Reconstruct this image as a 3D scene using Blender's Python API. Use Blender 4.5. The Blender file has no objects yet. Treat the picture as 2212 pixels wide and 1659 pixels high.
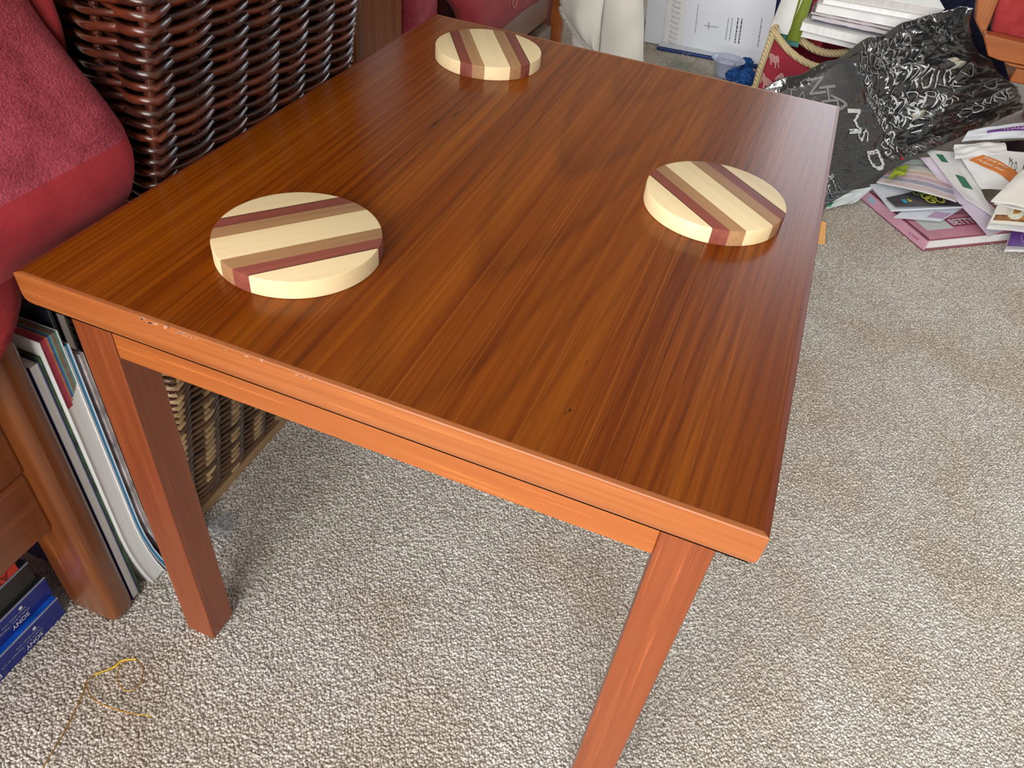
import bpy, bmesh, math, random
import numpy as np
from mathutils import Vector, Matrix, noise
random.seed(7)
PI = math.pi
S = bpy.context.scene
COL = S.collection

# ------------------------------------------------------------------ camera, world, light, exposure
def make_camera():
    cd = bpy.data.cameras.new('camera')
    cd.sensor_fit = 'HORIZONTAL'; cd.sensor_width = 36.0
    cd.lens = 1644.26 / 2212.0 * 36.0
    cd.clip_start = 0.02
    co = bpy.data.objects.new('camera', cd); COL.objects.link(co)
    r = Vector((0.927614, 0.362142, 0.091571)); d = Vector((0.309525, -0.607959, -0.731150)); f = Vector((-0.209108, 0.706569, -0.676043))
    m = Matrix((( r.x, -d.x, -f.x, 0), (r.y, -d.y, -f.y, 0), (r.z, -d.z, -f.z, 0), (0, 0, 0, 1)))
    m = Matrix.Translation(Vector((0.366295, -0.237049, 0.692046))) @ m
    co.matrix_world = m
    S.camera = co
make_camera()

W = bpy.data.worlds.new('daylight'); S.world = W; W.use_nodes = True
bg = W.node_tree.nodes['Background']
bg.inputs[0].default_value = (0.75, 0.86, 1.0, 1); bg.inputs[1].default_value = 0.5
S.view_settings.view_transform = 'Standard'; S.view_settings.look = 'None'
S.view_settings.gamma = 1.0; S.view_settings.use_curve_mapping = False
S.view_settings.exposure = 0.0
S.cycles.use_denoising = True
S.cycles.sample_clamp_indirect = 6.0

def area(name, loc, aim, sx, sy, power, col):
    l = bpy.data.lights.new(name, 'AREA'); l.shape = 'RECTANGLE'; l.size = sx; l.size_y = sy
    l.energy = power; l.color = col
    o = bpy.data.objects.new(name, l); COL.objects.link(o)
    o.location = loc
    o.rotation_euler = (Vector(aim) - Vector(loc)).to_track_quat('-Z', 'Y').to_euler()
    return o
# daylight entering by the two windows of the room (the openings are built below)
area('window_light_front', (-0.30, -2.36, 1.20), (-0.30, 0, 1.10), 3.0, 1.8, 190, (1.0, 0.972, 0.935))
area('window_light_back', (1.45, 3.56, 1.55), (1.45, 0, 1.30), 2.1, 1.4, 36, (0.78, 0.89, 1.0))

# ------------------------------------------------------------------ helpers
def tag(o, label=None, cat=None, group=None, kind=None):
    if label: o['label'] = label
    if cat: o['category'] = cat
    if group: o['group'] = group
    if kind: o['kind'] = kind
    return o

def thing(name, loc, label, cat, group=None):
    o = bpy.data.objects.new(name, None); COL.objects.link(o)
    o.location = loc; o.empty_display_size = 0.05
    return tag(o, label, cat, group)

def rootloc(p):
    v = Vector((0, 0, 0))
    while p is not None:
        v += p.location; p = p.parent
    return v

class MB:
    def __init__(s): s.v = []; s.f = []
    def add(s, vs, fs):
        b = len(s.v); s.v += [tuple(v) for v in vs]; s.f += [tuple(i + b for i in f) for f in fs]; return s
    def box(s, a, b):
        (x0, y0, z0), (x1, y1, z1) = a, b
        return s.add([(x0,y0,z0),(x1,y0,z0),(x1,y1,z0),(x0,y1,z0),(x0,y0,z1),(x1,y0,z1),(x1,y1,z1),(x0,y1,z1)],
                     [(3,2,1,0),(4,5,6,7),(0,1,5,4),(1,2,6,5),(2,3,7,6),(3,0,4,7)])
    def obox(s, o, u, v, w):     # corner o, edge vectors
        o, u, v, w = map(Vector, (o, u, v, w))
        P = [o, o+u, o+u+v, o+v, o+w, o+u+w, o+u+v+w, o+v+w]
        F = [(3,2,1,0),(4,5,6,7),(0,1,5,4),(1,2,6,5),(2,3,7,6),(3,0,4,7)]
        if u.cross(v).dot(w) < 0: F = [f[::-1] for f in F]
        return s.add(P, F)
    def prism(s, poly, off):
        n = len(poly); off = Vector(off); P = [Vector(p) for p in poly]
        nn = Vector((0,0,0))
        for i in range(n): nn += P[i].cross(P[(i+1) % n])
        F = [tuple(range(n))[::-1], tuple(range(n, 2*n))] + [(i, (i+1) % n, (i+1) % n + n, i + n) for i in range(n)]
        if nn.dot(off) < 0: F = [f[::-1] for f in F]
        return s.add(P + [p + off for p in P], F)
    def tube(s, path, r, n=6, closed=False, cap=True, flat=1.0):
        P = [Vector(p) for p in path]; m = len(P); vs = []; up = Vector((0.013, 0.021, 1))
        rr = r if hasattr(r, '__len__') else [r] * m
        prev = None
        for i in range(m):
            if closed: t = P[(i+1) % m] - P[i-1]
            else: t = P[min(i+1, m-1)] - P[max(i-1, 0)]
            t.normalize()
            ref = prev if prev is not None else (up if abs(t.dot(up.normalized())) < 0.95 else Vector((1, 0.01, 0)))
            b = ref - t * ref.dot(t)
            b.normalize(); a = t.cross(b); prev = b
            for k in range(n):
                an = 2 * PI * k / n
                vs.append(P[i] + a * (math.cos(an) * rr[i] * flat) + b * (math.sin(an) * rr[i]))
        fs = []
        for i in range(m if closed else m - 1):
            j = (i + 1) % m
            for k in range(n):
                l = (k + 1) % n
                fs.append((i*n+k, i*n+l, j*n+l, j*n+k))
        if not closed and cap:
            fs.append(tuple(range(n))[::-1]); fs.append(tuple((m-1)*n + k for k in range(n)))
        return s.add(vs, fs)
    def grid(s, fn, nu, nv):
        vs = [fn(i / nu, j / nv) for j in range(nv + 1) for i in range(nu + 1)]
        fs = [(j*(nu+1)+i, j*(nu+1)+i+1, (j+1)*(nu+1)+i+1, (j+1)*(nu+1)+i) for j in range(nv) for i in range(nu)]
        return s.add(vs, fs)
    def slab(s, fn, nu, nv, nrm):       # grid closed into a body: bottom = top + nrm
        n = Vector(nrm); k = (nu+1)*(nv+1)
        top = [Vector(fn(i / nu, j / nv)) for j in range(nv + 1) for i in range(nu + 1)]
        vs = top + [p + n for p in top]
        fs = []
        for j in range(nv):
            for i in range(nu):
                q = (j*(nu+1)+i, j*(nu+1)+i+1, (j+1)*(nu+1)+i+1, (j+1)*(nu+1)+i)
                fs.append(q); fs.append(tuple(x + k for x in q[::-1]))
        ring = [i for i in range(nu)] + [j*(nu+1)+nu for j in range(nv)] + [nv*(nu+1)+i for i in range(nu, 0, -1)] + [j*(nu+1) for j in range(nv, 0, -1)]
        for a in range(len(ring)):
            b = ring[(a+1) % len(ring)]; a = ring[a]
            fs.append((b, a, a + k, b + k))
        return s.add(vs, fs)
    def ball(s, c, r, nu=10, nv=7, sc=(1, 1, 1), wob=0.0):
        c = Vector(c); vs = []
        for j in range(nv + 1):
            for i in range(nu):
                a = 2*PI*i/nu; b = PI*j/nv
                d = Vector((math.sin(b)*math.cos(a), math.sin(b)*math.sin(a), math.cos(b)))
                q = r * (1 + wob * noise.noise(d*2.3 + c*40))
                vs.append(c + Vector((d.x*q*sc[0], d.y*q*sc[1], d.z*q*sc[2])))
        fs = [(j*nu+i, (j+1)*nu+i, (j+1)*nu+(i+1) % nu, j*nu+(i+1) % nu) for j in range(nv) for i in range(nu)]
        return s.add(vs, fs)
    def build(s, name, m, parent=None, smooth=False, bevel=0.0, seg=2, sub=0, label=None, weld=False):
        off = rootloc(parent)
        me = bpy.data.meshes.new(name)
        me.from_pydata([(v[0]-off.x, v[1]-off.y, v[2]-off.z) for v in s.v], [], s.f)
        if weld:
            bm = bmesh.new(); bm.from_mesh(me); bmesh.ops.remove_doubles(bm, verts=bm.verts, dist=1e-6)
            bmesh.ops.recalc_face_normals(bm, faces=bm.faces); bm.to_mesh(me); bm.free()
        me.validate(); me.update()
        if m is not None: me.materials.append(m)
        if smooth:
            me.polygons.foreach_set('use_smooth', [True] * len(me.polygons))
        o = bpy.data.objects.new(name, me); COL.objects.link(o)
        if parent is not None: o.parent = parent
        if bevel:
            b = o.modifiers.new('bevel', 'BEVEL'); b.width = bevel; b.segments = seg; b.limit_method = 'ANGLE'
            b.harden_normals = False
            me.polygons.foreach_set('use_smooth', [True] * len(me.polygons))
            w = o.modifiers.new('wn', 'WEIGHTED_NORMAL'); w.keep_sharp = False
        if sub:
            b = o.modifiers.new('sub', 'SUBSURF'); b.levels = sub; b.render_levels = sub
            me.polygons.foreach_set('use_smooth', [True] * len(me.polygons))
        if label: o['label'] = label
        return o

# ------------------------------------------------------------------ materials
class NT:
    def __init__(s, name):
        s.m = bpy.data.materials.new(name); s.m.use_nodes = True
        s.t = s.m.node_tree; s.b = s.t.nodes['Principled BSDF']
    def n(s, typ, **kw):
        x = s.t.nodes.new(typ)
        for k, v in kw.items():
            if k.startswith('i_'):
                key = k[2:]; key = int(key) if key.isdigit() else key.replace('_', ' ')
                x.inputs[key].default_value = v
            else: setattr(x, k, v)
        return x
    def l(s, a, b): s.t.links.new(a, b)
    def ramp(s, fac, stops):
        r = s.n('ShaderNodeValToRGB'); e = r.color_ramp.elements
        while len(e) < len(stops): e.new(0.5)
        for x, (p, c) in zip(e, stops):
            x.position = p; x.color = (*c, 1) if len(c) == 3 else c
        s.l(fac, r.inputs[0]); return r.outputs[0]
    def obj(s): return s.n('ShaderNodeTexCoord').outputs['Object']
    def map(s, vec, scale, loc=(0, 0, 0), rot=(0, 0, 0)):
        m = s.n('ShaderNodeMapping'); m.inputs['Scale'].default_value = scale; m.inputs['Location'].default_value = loc
        m.inputs['Rotation'].default_value = rot
        s.l(vec, m.inputs['Vector']); return m.outputs[0]
    def noise(s, vec, scale=1.0, detail=4, rough=0.55, dist=0.0):
        x = s.n('ShaderNodeTexNoise'); x.inputs['Scale'].default_value = scale; x.inputs['Detail'].default_value = detail
        x.inputs['Roughness'].default_value = rough; x.inputs['Distortion'].default_value = dist
        s.l(vec, x.inputs['Vector']); return x.outputs[0]
    def math(s, op, a, b=None, c=None):
        x = s.n('ShaderNodeMath', operation=op)
        for i, q in enumerate((a, b, c)):
            if q is None: continue
            if isinstance(q, (int, float)): x.inputs[i].default_value = q
            else: s.l(q, x.inputs[i])
        return x.outputs[0]
    def mix(s, fac, a, b, mode='MIX'):
        x = s.n('ShaderNodeMix', data_type='RGBA', blend_type=mode)
        for idx, q in ((0, fac), (6, a), (7, b)):
            if isinstance(q, (int, float)): x.inputs[idx].default_value = q
            elif isinstance(q, tuple): x.inputs[idx].default_value = (*q, 1) if len(q) == 3 else q
            else: s.l(q, x.inputs[idx])
        return x.outputs[2]
    def bump(s, h, strength=0.3, dist=0.001):
        x = s.n('ShaderNodeBump'); x.inputs['Strength'].default_value = strength; x.inputs['Distance'].default_value = dist
        s.l(h, x.inputs['Height']); s.l(x.outputs[0], s.b.inputs['Normal'])
    def set(s, rough=None, spec=None, coat=None, coat_rough=None, sheen=None, metal=None, trans=None, alpha=None, sheen_rough=None):
        b = s.b.inputs
        for k, v in (('Roughness', rough), ('Specular IOR Level', spec), ('Coat Weight', coat), ('Coat Roughness', coat_rough),
                     ('Sheen Weight', sheen), ('Metallic', metal), ('Transmission Weight', trans), ('Alpha', alpha), ('Sheen Roughness', sheen_rough)):
            if v is not None: b[k].default_value = v
        return s
    def base(s, c):
        if isinstance(c, tuple): s.b.inputs['Base Color'].default_value = (*c, 1)
        else: s.l(c, s.b.inputs['Base Color'])
        return s

_plain = {}
def srgb(r, g, b):
    f = lambda c: (c/255/12.92) if c/255 <= 0.04045 else ((c/255+0.055)/1.055)**2.4
    return (f(r), f(g), f(b))
def plain(name, c, rough=0.6, spec=0.4, var=0.06, scale=60, **kw):
    if name in _plain: return _plain[name]
    t = NT(name); v = t.noise(t.obj(), scale, 3)
    lo = tuple(max(0, x*(1-var*2)) for x in c); hi = tuple(min(1, x*(1+var)) for x in c)
    t.base(t.ramp(v, [(0.3, lo), (0.7, hi)])).set(rough=rough, spec=spec, **kw)
    _plain[name] = t.m; return t.m

def wood(name, light, dark, axis, fine=160.0, broad=28.0, rough=0.35, coat=0.25, bump=0.06, lum=0.35, spec=0.45):
    t = NT(name); o = t.obj()
    rnd = t.n('ShaderNodeObjectInfo').outputs['Random']
    cmb = t.n('ShaderNodeCombineXYZ')
    for i in range(3): t.l(t.math('MULTIPLY', rnd, 3.7 + i), cmb.inputs[i])
    va = t.n('ShaderNodeVectorMath', operation='ADD'); t.l(o, va.inputs[0]); t.l(cmb.outputs[0], va.inputs[1]); o = va.outputs[0]
    sc = [1.0, 1.0, 1.0]; sc[axis] = 0.025
    f = t.noise(t.map(o, tuple(x*fine for x in sc)), 1.0, 5, 0.6)
    b = t.noise(t.map(o, tuple(x*broad for x in sc)), 1.0, 3, 0.5, 0.6)
    m = t.math('ADD', t.math('MULTIPLY', f, 0.55), t.math('MULTIPLY', b, 0.45))
    mid = tuple((a + c) / 2 for a, c in zip(light, dark))
    c = t.ramp(m, [(0.32, dark), (0.5, mid), (0.68, light)])
    p = t.noise(t.map(o, tuple(x*520 for x in [q if q == 1.0 else 0.02 for q in sc])), 1.0, 2, 0.5)
    c = t.mix(t.ramp(p, [(0.63, (0, 0, 0)), (0.72, (lum, lum, lum))]), c, tuple(min(1, x*1.9+0.01) for x in light))
    t.base(c).set(rough=rough, spec=spec, coat=coat, coat_rough=0.25)
    if bump: t.bump(f, bump, 0.0004)
    return t.m

def veneer(name):
    t = NT(name); o = t.obj()
    sx = t.n('ShaderNodeSeparateXYZ'); t.l(o, sx.inputs[0]); X, Y = sx.outputs[0], sx.outputs[1]
    warp = t.noise(t.map(o, (9, 2.2, 1)), 1.0, 3, 0.5)
    warp2 = t.noise(t.map(o, (60, 2.0, 1)), 1.0, 3, 0.55)
    xx = t.math('ADD', X, t.math('MULTIPLY', t.math('SUBTRACT', warp, 0.5), 0.022))
    dx = t.math('SUBTRACT', xx, t.math('ADD', 0.232, t.math('MULTIPLY', Y, 0.02)))
    w = t.math('SUBTRACT', t.math('MULTIPLY', t.math('MULTIPLY', dx, dx), 480.0), t.math('MULTIPLY', Y, 6.5))
    w = t.math('ADD', w, t.math('MULTIPLY', warp2, 0.4))
    ring = t.math('FRACT', t.math('ADD', w, 10.62))
    ringc = t.ramp(ring, [(0.0, (0.62,)*3), (0.10, (1.0,)*3), (0.66, (0.88,)*3), (0.93, (0.40,)*3), (1.0, (0.62,)*3)])
    fine = t.noise(t.map(o, (260, 1.3, 1)), 1.0, 4, 0.6)
    broad = t.noise(t.map(o, (60, 0.6, 1)), 1.0, 3, 0.55)
    m = t.math('ADD', t.math('MULTIPLY', fine, 0.55), t.math('MULTIPLY', broad, 0.45))
    c = t.ramp(m, [(0.30, VEN_DARK), (0.47, VEN_MID), (0.68, VEN_LIGHT)])
    c = t.mix(t.math('MULTIPLY', t.noise(t.map(o, (14, 1.5, 1), (7, 3, 0)), 1.0, 2), 0.85), c, t.mix(1.0, c, ringc, 'MULTIPLY'))
    po = t.noise(t.map(o, (850, 3.2, 1)), 1.0, 2, 0.6)
    c = t.mix(t.ramp(po, [(0.58, (0, 0, 0)), (0.68, (0.55,)*3)]), c, (0.30, 0.086, 0.009))
    dk = t.noise(t.map(o, (190, 5.0, 1), (3.1, 1.7, 0)), 1.0, 3, 0.5)
    c = t.mix(t.ramp(dk, [(0.68, (0, 0, 0)), (0.80, (0.38,)*3)]), c, (0.05, 0.010, 0.002))
    for (kx, ky, kz), ka, kb, kr in (((0.1155, 0.3001, 0.4253), 0.0014, 0.013, 0.85), ((0.1223, 0.3274, 0.4253), 0.0011, 0.010, 0.9), ((0.3171, 0.0371, 0.4253), 0.0010, 0.0022, 0.9), ((0.3159, 0.0339, 0.4253), 0.0006, 0.0024, 0.7), ((0.3139, 0.0763, 0.4253), 0.0005, 0.004, 0.7)):
        a = t.math('DIVIDE', t.math('SUBTRACT', X, kx), ka); q = t.math('DIVIDE', t.math('SUBTRACT', Y, ky), kb)
        d = t.math('SQRT', t.math('ADD', t.math('MULTIPLY', a, a), t.math('MULTIPLY', q, q)))
        c = t.mix(t.ramp(d, [(0.35, (kr,)*3), (1.0, (0, 0, 0))]), c, (0.022, 0.006, 0.002))
    t.base(c).set(rough=0.24, spec=0.21)
    t.bump(t.math('ADD', fine, po), 0.05, 0.0003)
    return t.m
VEN_DARK = (0.110, 0.0175, 0.0008); VEN_MID = (0.180, 0.037, 0.0014); VEN_LIGHT = (0.258, 0.066, 0.0026)

def pile(name, c1, c2, scale=900, bump=0.7, dist=0.0016, patch=None):
    t = NT(name); o = t.obj()
    a = t.noise(t.map(o, (1, 1, 1)), scale, 3, 0.6)
    b = t.noise(o, 38, 3, 0.6)
    c = t.ramp(t.math('ADD', t.math('MULTIPLY', a, 0.5), t.math('MULTIPLY', b, 0.5)), [(0.36, c2), (0.62, c1)])
    t.base(c).set(rough=0.95, spec=0.15, sheen=0.08, sheen_rough=0.5)
    t.bump(a, bump, dist)
    return t.m

def paper(name, c=(0.80, 0.81, 0.82), rough=0.55):
    return plain(name, c, rough, 0.3, 0.02, 25)

M = {}
M['veneer'] = veneer('teak_veneer')
M['lip_x'] = wood('teak_edging_along', (0.40, 0.132, 0.036), (0.26, 0.070, 0.015), 0, 240, 40, 0.33, 0.2)
M['lip_y'] = wood('teak_edging_across', (0.19, 0.038, 0.008), (0.12, 0.020, 0.004), 1, 240, 40, 0.36, 0.0, spec=0.22)  # same teak, darkened in colour for the shade on the side faces
M['apron_x'] = wood('apron_wood_along', (0.42, 0.128, 0.030), (0.28, 0.070, 0.014), 0, 150, 30, 0.35, 0.2)
M['apron_y'] = wood('apron_wood_across', (0.44, 0.145, 0.032), (0.27, 0.075, 0.014), 1, 150, 30, 0.35, 0.2)
M['leg'] = wood('table_leg_wood', (0.28, 0.070, 0.020), (0.175, 0.037, 0.011), 2, 230, 35, 0.36, 0.15)
M['chairwood'] = wood('dark_chair_wood', (0.21, 0.060, 0.013), (0.095, 0.024, 0.005), 2, 120, 26, 0.28, 0.4)
M['chairwood_y'] = wood('dark_chair_wood_rail', (0.22, 0.062, 0.015), (0.10, 0.025, 0.006), 1, 120, 26, 0.28, 0.4)
M['chairwood_x'] = wood('mid_chair_wood', (0.44, 0.135, 0.035), (0.28, 0.075, 0.017), 0, 120, 26, 0.3, 0.3)
M['maple'] = wood('maple', (0.80, 0.655, 0.40), (0.70, 0.54, 0.30), 0, 130, 30, 0.55, 0.0, 0.02, 0.0, spec=0.3)
M['purpleheart'] = wood('purple_brown_wood', (0.255, 0.070, 0.045), (0.165, 0.040, 0.030), 0, 200, 30, 0.58, 0.0, 0.02, 0.1, spec=0.25)
M['walnut'] = wood('light_walnut', (0.40, 0.225, 0.105), (0.28, 0.145, 0.066), 0, 200, 30, 0.58, 0.0, 0.02, 0.1, spec=0.25)
M['pile'] = pile('red_pile_fabric', (0.47, 0.075, 0.105), (0.21, 0.020, 0.036), 650, 0.9, 0.0020)
M['band'] = pile('red_band_fabric', (0.46, 0.040, 0.050), (0.30, 0.022, 0.032), 1300, 0.45, 0.001)
M['redfab'] = pile('red_sofa_fabric', (0.35, 0.050, 0.058), (0.22, 0.026, 0.033), 1100, 0.4, 0.001)
M['red_shaded'] = pile('shaded_red_fabric', (0.16, 0.012, 0.014), (0.09, 0.006, 0.009), 1000, 0.4, 0.001)  # red upholstery with shade painted in as a darker red
M['piping'] = plain('red_piping', (0.34, 0.035, 0.045), 0.9, 0.2)
M['paper'] = paper('white_paper')
M['paper_warm'] = paper('cream_paper', (0.78, 0.76, 0.70))
M['paper_blue'] = paper('bluish_white_paper', (0.72, 0.78, 0.86))
M['paper_lilac'] = paper('lilac_paper', (0.74, 0.66, 0.76))
M['ink'] = plain('black_ink', (0.03, 0.03, 0.035), 0.6)
M['greyink'] = plain('grey_ink', (0.22, 0.23, 0.26), 0.6)

# ------------------------------------------------------------------ text on surfaces
def text_mesh(s, size, bold=0.0):
    cu = bpy.data.curves.new('t', 'FONT'); cu.body = s; cu.size = size; cu.align_x = 'LEFT'; cu.resolution_u = 3
    cu.offset = bold
    ob = bpy.data.objects.new('t', cu); COL.objects.link(ob)
    dg = bpy.context.evaluated_depsgraph_get()
    me = bpy.data.meshes.new_from_object(ob.evaluated_get(dg))
    V = [tuple(v.co) for v in me.vertices]; F = [tuple(p.vertices) for p in me.polygons]
    bpy.data.objects.remove(ob); bpy.data.curves.remove(cu); bpy.data.meshes.remove(me)
    return V, F

def lettering(s, size, mat, parent, o, xd, yd, name='lettering', bold=0.0, lift=0.0004, width=None):
    V, F = text_mesh(s, size, bold)
    o, xd, yd = Vector(o), Vector(xd).normalized(), Vector(yd).normalized()
    n = xd.cross(yd).normalized(); k = 1.0
    if width: k = width / max(1e-6, max(v[0] for v in V) - min(v[0] for v in V))
    b = MB(); b.add([o + xd*(x*k) + yd*y + n*lift for x, y, z in V], F)
    return b.build(name, mat, parent)

def bilin(c):
    a, b, d, e = [Vector(q) for q in c]     # a:(0,0) b:(1,0) d:(1,1) e:(0,1)
    return lambda u, v: a*(1-u)*(1-v) + b*u*(1-v) + d*u*v + e*(1-u)*v

def sheet_fn(c, bulge=0.0, curl=0.0, crump=0.0, seed=0):
    f = bilin(c); n = (Vector(c[1])-Vector(c[0])).cross(Vector(c[3])-Vector(c[0])).normalized()
    if n.z < 0: n = -n
    def g(u, v):
        h = bulge*math.sin(PI*u)*math.sin(PI*(0.15+0.7*v)) + curl*(u-0.5)**2*4
        if crump: h += crump*noise.noise(Vector((u*3.1+seed, v*3.3, seed*1.7)))
        return f(u, v) + n*h
    g.n = n
    return g

def sheet(name, c, mat, parent=None, label=None, cat=None, group=None, bulge=0.004, curl=0.0, crump=0.002, t=0.0008, seed=0, nu=12, nv=12):
    """a sheet or leaflet with its own thickness; printed panels are added with panel()"""
    g = sheet_fn(c, bulge, curl, crump, seed)
    loc = g(0.5, 0.5)
    r = None
    if parent is None:
        r = thing(name, loc, label, cat, group)
        o = MB().slab(g, nu, nv, -g.n*t).build('sheet', mat, r, smooth=False)
    else:
        r = parent; o = MB().slab(g, nu, nv, -g.n*t).build(name, mat, r)
    for p in o.data.polygons: p.use_smooth = False
    return r, g

def panel(name, g, u0, v0, u1, v1, mat, parent, lift=0.0004, nu=8, nv=6):
    h = lambda u, v: g(u0+(u1-u0)*u, v0+(v1-v0)*v) + g.n*lift
    return MB().slab(h, nu, nv, -g.n*0.0002).build(name, mat, parent)

def print_on(s, g, u, v, du, size, mat, parent, up, name='lettering', lift=0.0008, bold=0.0):
    """lettering laid on a sheet: starts at (u,v), runs along du (in u,v), up = v direction"""
    V, F = text_mesh(s, 1.0, bold)
    w = max(a[0] for a in V); k = 1.0 / w
    b = MB(); b.add([g(u + du[0]*x*k + up[0]*y*k*size, v + du[1]*x*k + up[1]*y*k*size) + g.n*lift for x, y, z in V], F)
    return b.build(name, mat, parent)

def lines_on(g, u0, v0, u1, v1, n, mat, parent, name='printed_lines', horiz=True, lift=0.0006, seed=1, duty=0.35):
    rng = random.Random(seed); b = MB()
    for i in range(n):
        q = (i + 0.5) / n; a = 0.0; e = rng.uniform(0.65, 1.0)
        while a < e:
            l = rng.uniform(0.04, 0.13); z = min(e, a + l); hw = duty / n / 2
            if horiz:
                pts = [(a, q-hw), (z, q-hw), (z, q+hw), (a, q+hw)]
            else:
                pts = [(q-hw, a), (q+hw, a), (q+hw, z), (q-hw, z)]
            b.add([g(u0+(u1-u0)*x, v0+(v1-v0)*y) + g.n*lift for x, y in pts], [(0, 1, 2, 3)])
            a = z + 0.02
    return b.build(name, mat, parent)

# ------------------------------------------------------------------ room shell
def carpet_colour(t, fac):
    return t.ramp(fac, [(0.0, (0.31, 0.27, 0.225)), (0.22, (0.45, 0.412, 0.36)), (0.5, (0.57, 0.542, 0.495)), (0.8, (0.67, 0.65, 0.612)), (1.0, (0.77, 0.757, 0.725))])
def carpet_floor():
    t = NT('carpet_base'); o = t.obj()
    v = t.n('ShaderNodeTexVoronoi'); v.inputs['Scale'].default_value = 330; t.l(o, v.inputs['Vector'])
    s = t.n('ShaderNodeSeparateColor'); t.l(v.outputs['Color'], s.inputs[0])
    d = t.math('SUBTRACT', 1.0, t.math('MULTIPLY', v.outputs['Distance'], 1.2))
    f = t.math('ADD', t.math('MULTIPLY', s.outputs[0], 0.55), t.math('MULTIPLY', t.noise(o, 26, 3, 0.55), 0.40))
    bl = t.ramp(t.noise(o, 6.5, 3, 0.55), [(0.42, (0.93, 0.90, 0.86)), (0.68, (0.80, 0.725, 0.65))])
    t.base(t.mix(1.0, t.mix(1.0, carpet_colour(t, f), t.ramp(d, [(0.2, (0.84,)*3), (0.8, (1.0,)*3)]), 'MULTIPLY'), bl, 'MULTIPLY')).set(rough=1.0, spec=0.05)
    t.bump(d, 0.35, 0.002)
    return t.m
def carpet_tuft():
    t = NT('carpet_tuft'); rnd = t.n('ShaderNodeObjectInfo').outputs['Random']
    g = t.n('ShaderNodeNewGeometry').outputs['Position']
    b = t.noise(g, 26, 3, 0.55)
    f = t.math('ADD', t.math('MULTIPLY', rnd, 0.66), t.math('MULTIPLY', b, 0.36))
    bl = t.ramp(t.noise(g, 6.5, 3, 0.55), [(0.42, (1.0, 1.0, 1.0)), (0.68, (0.86, 0.80, 0.74))])
    t.base(t.mix(1.0, carpet_colour(t, f), bl, 'MULTIPLY')).set(rough=1.0, spec=0.05, sheen=0.1)
    return t.m
M['wall'] = plain('cream_wall_paint', (0.50, 0.45, 0.38), 0.8, 0.2)
M['ceil'] = plain('white_ceiling_paint', (0.55, 0.545, 0.53), 0.85, 0.2)
M['white_gloss'] = plain('white_gloss_paint', (0.80, 0.80, 0.78), 0.35, 0.4)
X0, X1, Y0, Y1, ZT = -2.3, 3.2, -2.4, 3.6, 2.4
tag(MB().box((X0, Y0, -0.05), (X1, Y1, -0.0007)).build('floor', carpet_floor()), 'beige flecked loop pile carpet over the whole room', kind='structure')
tag(MB().box((X0, Y0, ZT), (X1, Y1, ZT+0.05)).build('ceiling', M['ceil']), kind='structure')
tag(MB().box((X0-0.1, Y0, 0), (X0, Y1, ZT)).build('wall_left', M['wall']), kind='structure')
tag(MB().box((X1, Y0, 0), (X1+0.1, Y1, ZT)).build('wall_right', M['wall']), kind='structure')
def window_wall(name, y, yo, wx0, wx1, wz0, wz1, nm):
    b = MB(); a, c = min(y, yo), max(y, yo)
    b.box((X0-0.1, a, 0), (wx0, c, ZT)); b.box((wx1, a, 0), (X1+0.1, c, ZT))
    b.box((wx0, a, 0), (wx1, c, wz0)); b.box((wx0, a, wz1), (wx1, c, ZT))
    tag(b.build(name, M['wall']), kind='structure')
    w = tag(bpy.data.objects.new(nm, None), 'white framed window', kind='structure'); COL.objects.link(w); w.location = ((wx0+wx1)/2, (a+c)/2, wz0)
    f = MB(); m = (a+c)/2; q = 0.05
    f.box((wx0, m-0.03, wz0), (wx0+q, m+0.03, wz1)); f.box((wx1-q, m-0.03, wz0), (wx1, m+0.03, wz1))
    f.box((wx0+q, m-0.03, wz0), (wx1-q, m+0.03, wz0+q)); f.box((wx0+q, m-0.03, wz1-q), (wx1-q, m+0.03, wz1))
    f.build('window_frame', M['white_gloss'], w)
window_wall('wall_front', Y0, Y0-0.12, -1.85, 1.25, 0.25, 2.15, 'window_1')
window_wall('wall_back', Y1, Y1+0.12, 0.35, 2.55, 0.80, 2.30, 'window_2')
for nm, a, b in (('baseboard_left', (X0, Y0, 0), (X0+0.018, Y1, 0.12)), ('baseboard_right', (X1-0.018, Y0, 0), (X1, Y1, 0.12)),
                 ('baseboard_back', (X0, Y1-0.018, 0), (X1, Y1, 0.12)), ('baseboard_front', (X0, Y0, 0), (X1, Y0+0.018, 0.12))):
    tag(MB().box(a, b).build(nm, M['white_gloss'], bevel=0.006), kind='structure')

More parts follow.
